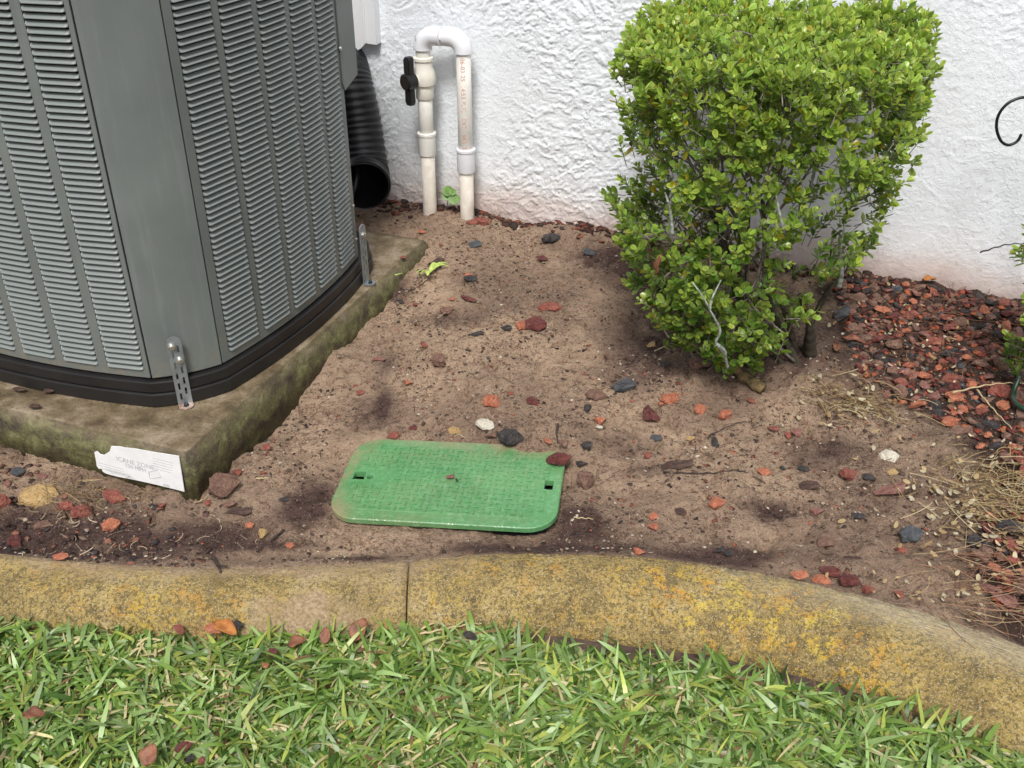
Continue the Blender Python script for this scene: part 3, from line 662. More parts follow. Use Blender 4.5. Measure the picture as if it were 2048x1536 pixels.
# ================================================================ PVC riser
pvc = thing('pvc_riser', 'white plastic pipe loop with black handled valve standing against the wall', 'pipework')
SVL, SVR = 1.402, 1.412
lu, lz0 = vplane(861, 440, SVL); ru, rz0 = vplane(935, 446, SVR)
zl = lambda py: vplane(850, py, SVL - .02)[1]
zr = lambda py: vplane(925, py, SVR - .02)[1]
RP = .0218
def tube(name, su, sv, z0, z1, r, mat, parent=pvc, seg=28):
    m_ = MB(); m_.sweep([W(su, sv, z0), W(su, sv, z0 + .0008), W(su, sv, z1 - .0008), W(su, sv, z1)], [r - .0008, r, r, r - .0008], seg)
    return m_.obj(name, mat, parent, smooth=True)
def sharp(o): 
    m_ = o.modifiers.new('split', 'EDGE_SPLIT'); m_.split_angle = math.radians(40); return o
def coupling(su, sv, z0, z1, r, mat):
    m_ = MB(); m_.sweep([W(su, sv, z) for z in (z0, z0 + .003, z1 - .010, z1 - .009, z1 - .002, z1)], [r, r + .001, r + .001, r + .0035, r + .0035, r + .001], 28)
    return sharp(m_.obj('coupling', mat, pvc, smooth=True))
tube('pipe', lu, SVL, lz0 - .06, zl(310) + .01, RP, M['pvc_dirty']); coupling(lu, SVL, zl(313), zl(268), RP + .0035, M['pvc'])
tube('pipe', lu, SVL, zl(270), zl(197), RP, M['pvc'])
tube('pipe', ru, SVR, rz0 - .06, zr(344) + .01, RP, M['pvc_dirty']); coupling(ru, SVR, zr(347), zr(300), RP + .0045, M['pvc_white'])
up_ = tube('pipe', ru, SVR, zr(302), zr(108), RP, M['pvc'])
tube('pipe', lu, SVL, zl(122), zl(98), RP, M['pvc'])
# ball valve
va = MB(); z0, z1, zc = zl(201), zl(117), zl(160)
va.sweep([W(lu, SVL, z) for z in (z0, z0 + .003, z0 + .038, z0 + .042, zc - .018, zc, zc + .020, zc + .032, z1 - .012, z1 - .010, z1 - .002, z1)], [RP + .003, RP + .005, RP + .005, RP + .004, RP + .011, RP + .0145, RP + .010, RP + .0045, RP + .0045, RP + .008, RP + .008, RP + .004], 30)
valve = sharp(va.obj('ball_valve', M['valve_white'], pvc, smooth=True))
hd = (-U * .42 - V * .907); hd3 = np.array([hd[0], hd[1], 0]); hx = np.array([-hd[1], hd[0], 0])
vc = W(lu, SVL, zc)
mb = MB(); mb.sweep([vc + hd3 * .02, vc + hd3 * .042], [.017, .015], 18); mb.obj('stem_boss', M['valve_white'], valve, smooth=True)
mb = MB(); mb.sweep([vc + hd3 * q for q in (.040, .042, .072, .075)], [.021, .0245, .0245, .021], 24); hub = sharp(mb.obj('handle_hub', M['black_valve'], valve, smooth=True))
mb = MB()
for sg, L in ((1, .072), (-1, .070)):
    tf = lambda a, b, c: vc + a * hx + c * hd3 + np.array([0, 0, sg * b])
    mb.prism([(-.0125, .012), (.0125, .012), (.0145, L - .010), (.010, L), (-.006, L), (-.0135, L - .010)], .046, .066, tf)
bevel(mb.obj('handle_lever', M['black_valve'], valve), .003)
# top loop: two elbows and a short nipple
eb = .040; EE = (ru - lu) / 2 - .0025
def elbow(su, sv, ztop, sgn, zbot):
    c0 = np.array([su, sv, ztop]); arc = []
    for q in np.linspace(0, math.pi / 2, 12):
        arc.append((su + sgn * (eb - eb * math.cos(q)), sv, ztop - eb + eb * math.sin(q)))
    pts = [(su, sv, zbot), (su, sv, zbot + .001)] + [(su, sv, ztop - eb - .001)] + arc + [(su + sgn * EE, sv, ztop), (su + sgn * (EE + .001), sv, ztop)]
    rad = [RP + .003, RP + .0055] + [RP + .0055] * (len(pts) - 4) + [RP + .0055, RP + .003]
    m_ = MB(); m_.sweep([W(*p) for p in pts], rad, 26); return sharp(m_.obj('elbow', M['pvc_white'], pvc, smooth=True))
ztl = zl(68); ztr = zr(84)
zt_ = (ztl + ztr) / 2
e1 = elbow(lu, SVL, zt_, 1, zl(99)); e2 = elbow(ru, SVR, zt_ - .001, -1, zr(110))
mb = MB(); mb.sweep([W(lu + .04, SVL, zt_), W(ru - .04, SVR, zt_)], RP, 22); mb.obj('nipple', M['pvc'], pvc, smooth=True)
def pipe_text(s, su, sv, ztop, size, r, ang, mat, parent, down=True):
    v_, f_ = text_mesh(s, size); vs = []
    for p in v_:
        q = ang + (p[1] - size * .35) / r
        vs.append(W(su + r * math.sin(q), sv - r * math.cos(q), ztop - p[0]))
    build('printed_text', vs, f_, mat, parent)
pipe_text('06-03-25  14:53 PLFL   EXT   56R  SC', ru, SVR, zr(116), .0185, RP + .0004, .28, M['red_ink'], up_)
for a, b, el in ((lu, SVL, e1),):
    pipe_text('IlIIlIIl', a, b, zl(72), .0085, RP + .0060, -.35, M['blue_ink'], el)
v_, f_ = text_mesh('IlIIlIIl', .0085); build('printed_text', [W(lu + .050 + p[0], SVR - (RP + .0060) * math.cos((p[1] - .008) / RP - .1), zt_ + (RP + .0060) * math.sin((p[1] - .008) / RP - .1)) for p in v_], f_, M['blue_ink'], e2)

# ================================================================ green valve box lid
lid = thing('valve_box_lid', 'green plastic irrigation box lid lying in the wet sand', 'lid')
LW, LD, LR = .478, .284, .062
def rrect(w, d, r, n=9):
    out = []
    for cx, cy, a0 in ((w / 2 - r, d / 2 - r, 0), (-w / 2 + r, d / 2 - r, 90), (-w / 2 + r, -d / 2 + r, 180), (w / 2 - r, -d / 2 + r, 270)):
        for q in np.linspace(0, 90, n): out.append((cx + r * math.cos(math.radians(a0 + q)), cy + r * math.sin(math.radians(a0 + q))))
    return out
LM = Matrix.Translation((LID_C[0], LID_C[1], .0175)) @ Matrix.Rotation(LID_A, 4, 'Z') @ Matrix.Rotation(math.radians(.6), 4, 'X') @ Matrix.Rotation(math.radians(-2.2), 4, 'Y')
def ltf(a, b, c): return np.array((LM @ Vector((a, b, c)))[:])
# plate as rings so that it has a stepped rim, plus a fine top for the dirt
rings = [(LW, LD, LR, -.012), (LW, LD, LR, -.002), (LW - .004, LD - .004, LR - .002, 0), (LW - .058, LD - .058, LR - .026, .0004), (LW - .062, LD - .062, LR - .028, .0012), (LW - .09, LD - .09, LR - .04, .0014)]
vs = []; fs = []
for i, (w, d, r, z_) in enumerate(rings): vs += [(x, y, z_) for x, y in rrect(w, d, r)]
nr = 36
for i in range(len(rings) - 1): fs += [[i * nr + k, i * nr + (k + 1) % nr, (i + 1) * nr + (k + 1) % nr, (i + 1) * nr + k] for k in range(nr)]
fs += [list(range(nr))[::-1], list(range((len(rings) - 1) * nr, len(rings) * nr))]
vl = np.array(vs)
def lid_dirt(p):
    x, y = p[:, 0], p[:, 1]; d_ = .95 * sst(-.05, .2, x + .0) * sst(.07, .135, y) + .55 * sst(-.165, -.225, x) + .45 * sst(.115, .15, y) + .35 * sst(-.1, -.2, x) * sst(-.06, -.14, y)
    return np.clip(d_ + .25 * fbm(x * 30, y * 30, 2, 401), 0, 1)
plate = build('plate', [ltf(*p) for p in vl], fs, M['lid'], lid, attrs={'dirt': lid_dirt(vl)})
cut = MB()
cut.box(-.213, -.188, -.0125, .0125, -.05, .02, ltf)
cut.box(.203, .221, -.0150, .0150, -.05, .02, ltf)
cut.prism([(-.168 + .030 * math.cos(q), .019 * math.sin(q)) for q in np.linspace(-math.pi / 2, math.pi / 2, 9)] + [(-.212, .019), (-.217, .0), (-.212, -.019)], -.0075, .02, ltf)
cut.prism([(-.176 + .0075 * math.cos(q), -.004 + .0075 * math.sin(q)) for q in np.linspace(0, 2 * math.pi, 10, endpoint=False)], -.05, .02, ltf)
boolean_cut(plate, cut)
if 'dirt' not in plate.data.attributes:
    a_ = plate.data.attributes.new('dirt', 'FLOAT', 'POINT')
bxm = MB(); bxm.prism(rrect(LW - .03, LD - .03, LR - .015), -.15, -.030, ltf); bxm.obj('box_body', M['dark_inside'], lid)  # solid block, shade below the lid holes put into its colour
# raised tread: short bars in a basket pattern
tv = MB(); stepx, stepy = .0165, .0160
for i in range(25):
    for j in range(14):
        x = -.197 + i * stepx + (.003 if j % 2 else 0); y = -.104 + j * stepy
        if x < -.125 and abs(y) < .026: continue
        if x > .180 and abs(y) < .022: continue
        if abs(x - .0) < .013 and abs(y - .004) < .012: continue
        if abs(x) > .180 and abs(y) > .095: continue
        if (i + j) % 2: a, b = .0070, .0019
        else: a, b = .0019, .0062
        tv.prism([(x - a, y - b), (x + a, y - b), (x + a * .8, y + b), (x - a * .8, y + b)], .0012, .0042, ltf)
v_, f_ = tv.get(); o = build('tread', v_, f_, M['lid'], lid, attrs={'dirt': lid_dirt(np.array([(LM.inverted() @ Vector(p))[:] for p in v_]))}); tag(o, kind='stuff')
tw = thing('torn_scrap', 'small dried scrap of leaf in the middle of the green lid', 'leaf')
# ================================================================ rocks
def rock_mesh(seed, flat=.7, rough=.16, pts=26):
    r = np.random.default_rng(seed); bm = bmesh.new(); P_ = r.normal(size=(pts, 3)); P_ /= np.linalg.norm(P_, axis=1)[:, None]; P_ *= r.uniform(.72, 1.05, (pts, 1)); P_[:, 2] *= flat
    for p in P_: bm.verts.new(p)
    res = bmesh.ops.convex_hull(bm, input=bm.verts)
    bmesh.ops.delete(bm, geom=[g_ for g_ in res['geom_interior'] if isinstance(g_, bmesh.types.BMVert)], context='VERTS')
    if rough:
        bmesh.ops.subdivide_edges(bm, edges=list(bm.edges), cuts=1, use_grid_fill=True)
        for v_ in bm.verts: v_.co += Vector(r.normal(size=3)) * rough * .33
    bmesh.ops.recalc_face_normals(bm, faces=bm.faces); me = bpy.data.meshes.new('rock'); bm.to_mesh(me); bm.free()
    me.materials.append(ROCK['red']); return me
RM = [rock_mesh(i) for i in range(10)]; RS = [rock_mesh(50 + i, .62, .0, 13) for i in range(8)]; RB = [rock_mesh(80 + i, .26, .10, 18) for i in range(4)]; RP_ = [rock_mesh(90 + i, .75, .05, 60) for i in range(3)]
def rock(name, pos, sx, sy, sz, colr, rot, mesh, tilt=.25, sink=.3):
    o = link(name, mesh); o.material_slots[0].link = 'OBJECT'; o.material_slots[0].material = ROCK[colr]
    o.rotation_euler = (random.uniform(-tilt, tilt), random.uniform(-tilt, tilt), rot)
    o.scale = (sx, sy, sz); o.location = (pos[0], pos[1], pos[2] + sz * (.62 - sink)); return o
def ppm(p):                                                   # photo pixels per metre at a point
    return 2050.0 / (p[1] * _c + (CAM_H - p[2]) * _s)
# (x, y, width, height, colour, kind, place words)
LIST = [
 (937, 543, 32, 22, 'orange', 'r', 'behind the lime weed near the pad corner'), (943, 556, 26, 12, 'charcoal', 'r', 'under the orange rock near the pad corner'),
 (939, 597, 32, 18, 'dark red', 'b', 'on the sand right of the pad'), (905, 600, 12, 11, 'orange', 's', 'left of a maroon bark chip on the sand'),
 (1098, 612, 44, 18, 'red', 'r', 'long one on the sand left of the bush'), (1044, 651, 21, 24, 'orange', 'r', 'touching a larger maroon rock amid the sand'),
 (1070, 649, 36, 30, 'dark red', 'r', 'touching an orange rock amid the sand'), (1013, 657, 20, 13, 'charcoal', 's', 'left of the paired orange and maroon rocks'),
 (955, 666, 26, 11, 'charcoal', 's', 'flat oblong one in the middle of the sand'), (849, 690, 14, 22, 'red', 's', 'upright knobbly one right of the pad'),
 (877, 720, 20, 30, 'brown', 'r', 'upright rusty one in the sand behind the lid'), (757, 718, 27, 14, 'pink', 'b', 'flat pale flake beside the mossy pad side'),
 (816, 765, 15, 15, 'orange', 's', 'alone in the sand behind the lid'), (720, 783, 15, 13, 'red', 's', 'nearer of two close to the pad side'),
 (710, 767, 14, 13, 'red', 's', 'farther of two close to the pad side'), (985, 799, 34, 32, 'orange', 'r', 'largest rock in the middle of the sand'),
 (1021, 785, 12, 10, 'red', 's', 'right behind the largest orange rock'), (1068, 797, 28, 15, 'dark red', 'r', 'half buried right of the largest orange rock'),
 (1192, 790, 34, 24, 'brown', 'r', 'square one in front of the slate stone'), (1249, 771, 44, 28, 'slate grey', 'r', 'smooth one in the sand left of the bush foot'),
 (1201, 836, 24, 23, 'orange', 's', 'with a white chip at its foot'), (1198, 853, 13, 8, 'white', 's', 'below a bright orange rock'),
 (1173, 815, 19, 20, 'charcoal', 's', 'below the square brown rock'), (824, 845, 20, 16, 'dark red', 's', 'behind the left back corner of the lid'),
 (789, 871, 23, 15, 'red', 's', 'touching the back edge of the lid'), (911, 859, 26, 20, 'tan', 'r', 'yellowish one behind the lid'),
 (971, 850, 32, 19, 'white', 'p', 'smooth pebble behind the lid'), (984, 872, 25, 20, 'brown', 's', 'between white pebble and lid edge'),
 (1022, 874, 44, 36, 'charcoal', 'r', 'large one at the back edge of the lid'), (1094, 881, 14, 18, 'orange', 's', 'in the sand spilled on the lid corner'),
 (1126, 888, 29, 16, 'brown', 's', 'behind the maroon rock on the lid corner'), (1172, 890, 24, 22, 'charcoal', 's', 'pitted one right of the lid back corner'),
 (892, 623, 26, 17, 'brown', 'r', 'in the sand below the maroon bark chip'), (800, 600, 17, 10, 'charcoal', 's', 'in the wet patch beside the pad'),
 (833, 606, 13, 10, 'red', 's', 'on the sand near the far strap'), (1343, 793, 40, 27, 'orange', 'r', 'broad one in front of the bush'),
 (1322, 808, 14, 12, 'orange', 's', 'crumb beside the broad orange rock'), (1302, 827, 31, 36, 'dark red', 'r', 'tall smooth one left of the bush front'),
 (1400, 817, 23, 22, 'orange', 'r', 'with grey underside in front of the bush'), (1450, 828, 27, 26, 'orange', 'r', 'round one in front of the mossy root'),
 (1314, 871, 22, 14, 'slate grey', 's', 'small oval one on the sand'), (1431, 884, 19, 25, 'charcoal', 's', 'pitted upright one in front of the bush'),
 (1381, 877, 18, 11, 'tan', 's', 'small brownish one on the sand'), (1117, 912, 40, 27, 'dark red', 'r', 'wet one on the back right corner of the lid'),
 (1163, 931, 24, 18, 'charcoal', 's', 'right of the lid, above the dusty red block'), (1174, 959, 36, 38, 'brown', 'r', 'dusty block right of the lid'),
 (1355, 926, 68, 22, 'bark brown', 'b', 'long dark bark chip on the open sand'), (1295, 910, 13, 17, 'red', 's', 'left of the long bark chip'),
 (1530, 940, 24, 20, 'orange', 's', 'behind the sand mound'), (1434, 1007, 32, 26, 'orange', 'r', 'on the side of the sand mound'),
 (1308, 1030, 18, 19, 'orange', 's', 'farther of two left of the sand mound'), (1308, 1051, 21, 18, 'orange', 's', 'nearer of two left of the sand mound'),
 (1278, 1101, 26, 20, 'orange', 's', 'against the back of the edging'), (1545, 859, 20, 17, 'red', 's', 'half sunk in front of the bush trunk'),
 (1574, 869, 22, 14, 'red', 's', 'left of a close pair near the straw'), (1593, 865, 21, 22, 'pink', 's', 'right of a close pair near the straw'),
 (1607, 940, 22, 14, 'charcoal', 's', 'oval one right of the sand mound'), (1566, 937, 15, 12, 'charcoal', 's', 'small one behind the sand mound'),
 (1457, 1107, 18, 15, 'charcoal', 's', 'right of a dark pair by the edging'), (1440, 1099, 20, 15, 'charcoal', 's', 'left of a dark pair by the edging'),
 (1366, 1022, 38, 11, 'bark brown', 'b', 'dark splinter left of the sand mound'), (1501, 802, 15, 13, 'red', 's', 'right of the mossy root tip'),
 (1694, 949, 32, 28, 'red', 'r', 'salmon coloured one on the right of the sand'), (1776, 909, 32, 28, 'white', 'r', 'chalky chunk at the edge of the gravel'),
 (1785, 938, 27, 16, 'tan', 's', 'pale one below the chalky chunk'), (1781, 976, 72, 32, 'pink', 'b', 'pale flat bark flake by the straw'),
 (1817, 1070, 38, 32, 'slate grey', 'r', 'angular one near the straw'), (1652, 1080, 34, 22, 'brown', 'r', 'in the sand near the edging bend'),
 (1635, 1019, 30, 18, 'pink', 's', 'tilted flake right of the sand mound'), (1715, 1031, 26, 12, 'charcoal', 's', 'flat one on the right of the sand'),
 (1705, 1103, 52, 15, 'bark brown', 'b', 'curved bark strip near the edging bend'), (1804, 1091, 22, 16, 'red', 's', 'below the angular slate stone'),
 (1618, 972, 48, 18, 'bark brown', 'b', 'pale streaked bark chip right of the mound'), (1738, 957, 30, 14, 'charcoal', 's', 'right of the salmon coloured rock'),
 (1641, 1158, 32, 20, 'orange', 'r', 'against the edging at its bend'), (1700, 1160, 40, 28, 'dark red', 'r', 'ridged one against the edging bend'),
 (1738, 1173, 28, 24, 'red', 's', 'right of the ridged maroon rock'), (1599, 1150, 32, 12, 'orange', 's', 'thin one on the back of the edging'),
 (1798, 1186, 30, 20, 'red', 's', 'by the edging near the gravel'), (1660, 1143, 40, 14, 'dark red', 's', 'flat one behind the edging rocks'),
 (78, 981, 62, 46, 'tan', 'p', 'large yellow stone in front of the pad'), (34, 940, 24, 17, 'slate grey', 'p', 'rounded one against the pad at the left edge'),
 (448, 969, 48, 58, 'brown', 'r', 'big dusty one leaning on the pad corner'), (228, 990, 38, 28, 'red', 'r', 'slab shaped one under the paper label'),
 (130, 1010, 30, 22, 'red', 'r', 'right of the large yellow stone'), (164, 1020, 38, 28, 'red', 'r', 'bright one in front of the pad'),
 (221, 1047, 30, 24, 'orange', 'r', 'in the dark mud in front of the pad'), (32, 1082, 26, 24, 'dark red', 'r', 'in the mud near the left edge'),
 (6, 1003, 28, 32, 'red', 'r', 'cut by the left picture edge'), (88, 1050, 34, 20, 'brown', 'r', 'flat one in the mud below the yellow stone'),
 (123, 1113, 30, 12, 'orange', 's', 'thin one on the edging at the left'), (476, 936, 25, 18, 'red', 's', 'right of the big dusty rock'),
 (526, 943, 18, 12, 'red', 's', 'between big dusty rock and lid'), (533, 895, 16, 18, 'red', 's', 'in the sand below the mossy pad side'),
 (524, 1065, 26, 22, 'tan', 's', 'pale one left of the lid front'), (499, 1050, 17, 15, 'orange', 's', 'left of the pale tan stone'),
 (581, 1088, 17, 15, 'orange', 's', 'near the twig left of the lid'), (416, 1004, 13, 13, 'red', 's', 'at the foot of the pad corner'),
 (461, 1007, 26, 17, 'brown', 's', 'in front of the big dusty rock'), (480, 1023, 50, 13, 'bark brown', 'b', 'flat bark bit in front of the big dusty rock'),
 (325, 1010, 16, 16, 'red', 's', 'in front of the pad below the label'), (85, 949, 19, 16, 'pink', 's', 'on top of the litter by the yellow stone'),
 (15, 966, 19, 15, 'pink', 's', 'left of the yellow stone'), (568, 996, 20, 9, 'charcoal', 's', 'dark flake left of the lid'),
 (528, 876, 18, 14, 'charcoal', 's', 'black lump beside the mossy pad side'), (845, 462, 18, 12, 'orange', 's', 'behind the far corner of the pad'),
 (879, 523, 24, 17, 'bark brown', 's', 'dark lump right of the pad far corner'), (862, 530, 13, 10, 'bark brown', 's', 'little lump right of the pad far corner'),
 (1102, 475, 32, 22, 'charcoal', 'r', 'below the wall, left of the bush'), (946, 487, 32, 12, 'slate grey', 's', 'flat one in front of the plastic pipes'),
 (962, 443, 28, 17, 'red', 'r', 'at the foot of the right plastic pipe'), (943, 446, 22, 12, 'red', 's', 'touching the right plastic pipe'),
 (1161, 470, 15, 11, 'red', 's', 'in the sand below the wall'), (1180, 505, 30, 18, 'slate grey', 's', 'dull one half buried left of the bush'),
 (1085, 518, 22, 12, 'dark red', 's', 'on the sand below the wall'), (1303, 690, 18, 16, 'tan', 's', 'mustard coloured one beneath the bush leaves'),
 (1330, 730, 24, 16, 'charcoal', 's', 'beneath the bush leaves'), (1398, 724, 40, 32, 'brown', 'r', 'in the shade under the bush'),
]
size_words = lambda w: 'small ' if w < 17 else ('' if w < 30 else 'large ')
GR = {'r': 'rocks scattered on the sandy bed', 's': 'rocks scattered on the sandy bed', 'b': 'bark chips on the sandy bed', 'p': 'rocks scattered on the sandy bed'}
for k, (px, py, w, h, c, kind, words) in enumerate(LIST):
    p = on_ground(px, py + h * .25)
    if c == 'orange' and words.startswith('thin one on the edging') or 'on the back of the edging' in words: p = np.array([*at(px, py, .045)[:2], .042])
    if 'of the lid' in words and ('wet one' in words or 'spilled' in words): p = np.array([*at(px, py + h * .2, .04)[:2], max(p[2], .032)])
    s = .66 / ppm(p); mesh = {'r': RM, 's': RS, 'b': RB, 'p': RP_}[kind][k % {'r': 10, 's': 8, 'b': 4, 'p': 3}[kind]]
    sx = w * s * 1.05; sz = h * s * (1.0 if kind != 'b' else .8); sy = max(sz, sx * .7) if kind != 'b' else sx * .45
    o = rock('bark_chip' if c == 'bark brown' else 'rock', p, sx, sy, sz, c, random.uniform(-.35, .35), mesh, .2, .20)
    noun = '' if any(q in words.split() for q in ('rock', 'pebble', 'chip')) and False else ('chip' if c == 'bark brown' else 'rock')
    tag(o, f'{size_words(w) if "large" not in words and "small" not in words and "big" not in words else ""}{c} {noun}, {words}', 'bark' if c == 'bark brown' else 'rock', GR[kind])
p = W(*loc(*at(807, 518, ZS)[:2]), ZS); o = rock('rock', p, .012, .010, .008, 'red', .3, RS[2], .2, 0); tag(o, 'small bright red rock lying on top of the concrete pad', 'rock', 'rocks scattered on the sandy bed')
for px, py, w, lab_ in ((42, 785, 36, 'flat brown bark chip on the pad, leftmost of three'), (100, 788, 38, 'thick brown bark chip on the pad against the base'), (72, 819, 38, 'thin brown bark chip on the pad nearest its edge')):
    p = at(px, py, ZS); s = .5 / ppm(p); o = rock('bark_chip', p, w * s, w * s * .45, w * s * .6, 'bark brown', random.uniform(-.3, .5), RB[px % 4], .2, -.1); tag(o, lab_, 'bark', 'bark chips on the pad')
o = rock('leaf_scrap_core', np.array([*ltf(.0, .006, .004)]), .014, .009, .006, 'pink', .4, RB[1], .2, .3); o.parent = tw; o.name = 'scrap'
o = rock('grit', np.array([*ltf(.016, -.006, .004)]), .005, .006, .005, 'charcoal', .4, RS[1], .2, 0); o.parent = tw

# gravel bed right of the bush: the largest rocks one by one, the rest as one mass
def in_bed(x, y):
    su, sv = loc(x, y); e = np.interp(y, [1.3, 1.55, 1.75, 1.95, 2.1, 2.3, 2.6, 3.0], [.88, .90, 1.08, .98, .84, .86, .90, .80])
    return (x > e) & (sv < WALL_V - .03) & (y > kerb_back_y(x) + .02)
placed = []; cnt = 0
cols_ = ['red'] * 4 + ['orange'] * 3 + ['dark red'] * 4 + ['brown'] * 9 + ['charcoal'] * 4 + ['slate grey'] * 1 + ['pink'] * 2
tries = 0; GLIST = []
while cnt < 300 and tries < 40000:
    tries += 1
    x, y = random.uniform(.75, 1.55), (random.uniform(1.40, 2.75) if random.random() < .7 else random.uniform(1.38, 1.95))
    if abs(x / (y * _c + CAM_H * _s)) > .50 or not in_bed(x, y): continue
    thin = .85 if (y < 1.80 and x < 1.25) else 1.0
    if random.random() > thin: continue
    r = random.uniform(.010, .020) if random.random() < .72 else random.uniform(.018, .029)
    if any((x - a) ** 2 + (y - b) ** 2 < ((r + q) * .86) ** 2 for a, b, q in placed): continue
    placed.append((x, y, r)); cnt += 1
    c = random.choice(cols_); zz = gz(x, y)
    o = rock('gravel_rock', (x, y, zz), r * random.uniform(.9, 1.35), r * random.uniform(.8, 1.15), r * random.uniform(.55, .9), c, random.uniform(0, 6.28), RM[cnt % 10], .5, .25)
    _su, _sv = loc(x, y); t_ = x - np.interp(y, [1.6, 2.0, 2.4, 2.7], [.98, .90, .86, .86])
    zone = 'under the wall' if _sv > 1.30 else ('at lower right' if y < 1.72 else ('by the straw heap' if y < 1.90 else ('near the bush trunk' if t_ < .12 else ('by the right edge' if x > 1.18 + .3 * (y - 2) else 'right of the bush'))))
    GLIST.append((o, x, y, c, 'big ' if r > .025 else ('' if r > .018 else 'small '), zone))
for o, x, y, c, szw, zone in GLIST:
    near_ = sorted(GLIST, key=lambda g_: (g_[1] - x) ** 2 + (g_[2] - y) ** 2)[1:3]
    nm_ = lambda q: {'dark red': 'maroon', 'slate grey': 'slate'}.get(q, q)
    tag(o, f'{szw}{nm_(c)} gravel rock {zone}, between a {nm_(near_[0][3])} and a {nm_(near_[1][3])} one', 'rock', 'gravel rocks right of the bush'); o['label'] = o['label'].replace(' a orange', ' an orange')
base_cols = {'red': (.26, .06, .036), 'orange': (.38, .11, .05), 'dark red': (.12, .03, .027), 'brown': (.14, .075, .05), 'charcoal': (.04, .037, .04), 'slate grey': (.085, .09, .10), 'pink': (.30, .15, .12)}
def chips(name, n, region, smin, smax, flat, palette, lift=.3, seed=1, kind_mesh=None):
    r = np.random.default_rng(seed); base = []
    for me in RS:
        base.append((np.array([v_.co[:] for v_ in me.vertices]), np.array([list(p.vertices) for p in me.polygons])))
    VV, FF, CC = [], [], []; off = 0; pts = []
    while len(pts) < n:
        q = region(r, n * 3); pts += [tuple(a) for a in q]
    pts = pts[:n]; P_ = np.array(pts); zz = G(P_[:, 0], P_[:, 1])
    for (x, y), z_ in zip(pts, zz):
        bv, bf = base[r.integers(len(base))]; s = r.uniform(smin, smax) ; sc = np.array([s * r.uniform(.8, 1.5), s, s * flat * r.uniform(.7, 1.3)]); a = r.uniform(0, 6.28); t = r.uniform(-.5, .5)
        v_ = bv * sc; v_ = np.c_[v_[:, 0] * math.cos(t) - v_[:, 2] * math.sin(t), v_[:, 1], v_[:, 0] * math.sin(t) + v_[:, 2] * math.cos(t)]
        v_ = np.c_[v_[:, 0] * math.cos(a) - v_[:, 1] * math.sin(a), v_[:, 0] * math.sin(a) + v_[:, 1] * math.cos(a), v_[:, 2]] + (x, y, z_ + s * flat * lift)
        VV.append(v_); FF.append(bf + off); off += len(v_); c = np.array(palette[r.integers(len(palette))]) * r.uniform(.6, 1.25); CC.append(np.tile(c, (len(v_), 1)))
    o = build(name, np.concatenate(VV), np.concatenate(FF), M['crumb'], color=np.concatenate(CC)); tag(o, kind='stuff'); return o
def reg_bed(r, n):
    q = np.c_[r.uniform(.72, 1.75, n), r.uniform(1.35, 2.85, n)]; k = in_bed(q[:, 0], q[:, 1]); q = q[k]; th = np.where((q[:, 1] < 1.8) & (q[:, 0] < 1.2), .5, 1.0); return q[r.uniform(size=len(q)) < th]
o = chips('gravel', 3600, reg_bed, .004, .013, .6, [base_cols[c] for c in cols_], .35, 3); tag(o, 'loose red and black lava gravel between bush and right edge', 'gravel')
def sand_ok(q):
    su, sv = loc(q[:, 0], q[:, 1]); lx = q[:, 0] - LID_C[0]; ly = q[:, 1] - LID_C[1]
    return (q[:, 1] > kerb_back_y(q[:, 0]) + .004) & (sv < WALL_V - .01) & ~((su < .012) & (sv > -.015) & (sv < PW + .01)) & ~((abs(lx) < .24) & (abs(ly) < .165))
def reg_sand(r, n):
    q = np.c_[r.uniform(-1.3, 1.15, n), r.uniform(1.45, 3.2, n)]; q = q[sand_ok(q)]; d = fbm(q[:, 0] * 6, q[:, 1] * 6, 3, 501); return q[r.uniform(-.35, .3, len(q)) < d]
o = chips('soil_crumbs', 6500, reg_sand, .0014, .0062, .5, [(.06, .038, .030), (.09, .058, .045), (.15, .10, .075), (.20, .14, .10), (.05, .035, .03), (.30, .21, .15), (.34, .25, .18), (.26, .09, .055), (.46, .38, .29)], .3, 5); tag(o, 'dark crumbs and grit strewn over the wet sand', 'grit')
def reg_wall(r, n):
    t = r.uniform(-.55, 1.3, n); d = np.abs(r.normal(0, .035, n)) + .012; return np.c_[A0[0] + t * U[0] + (WALL_V - d) * V[0], A0[1] + t * U[1] + (WALL_V - d) * V[1]]
o = chips('wall_foot_chips', 420, reg_wall, .006, .018, .5, [(.06, .03, .024), (.09, .04, .03), (.04, .03, .027), (.2, .06, .035)], .3, 7); tag(o, 'dark bark and lava chips along the foot of the wall', 'mulch')
def reg_left(r, n):
    q = np.c_[r.uniform(-1.35, -.6, n), r.uniform(1.42, 1.98, n)]; k = sand_ok(q); return q[k]
o = chips('mud_flakes', 380, reg_left, .004, .011, .35, [(.06, .035, .03), (.10, .055, .045), (.2, .09, .06), (.16, .11, .08), (.05, .04, .04)], .3, 8); tag(o, 'bark flakes in the dark mud before the pad', 'mulch')

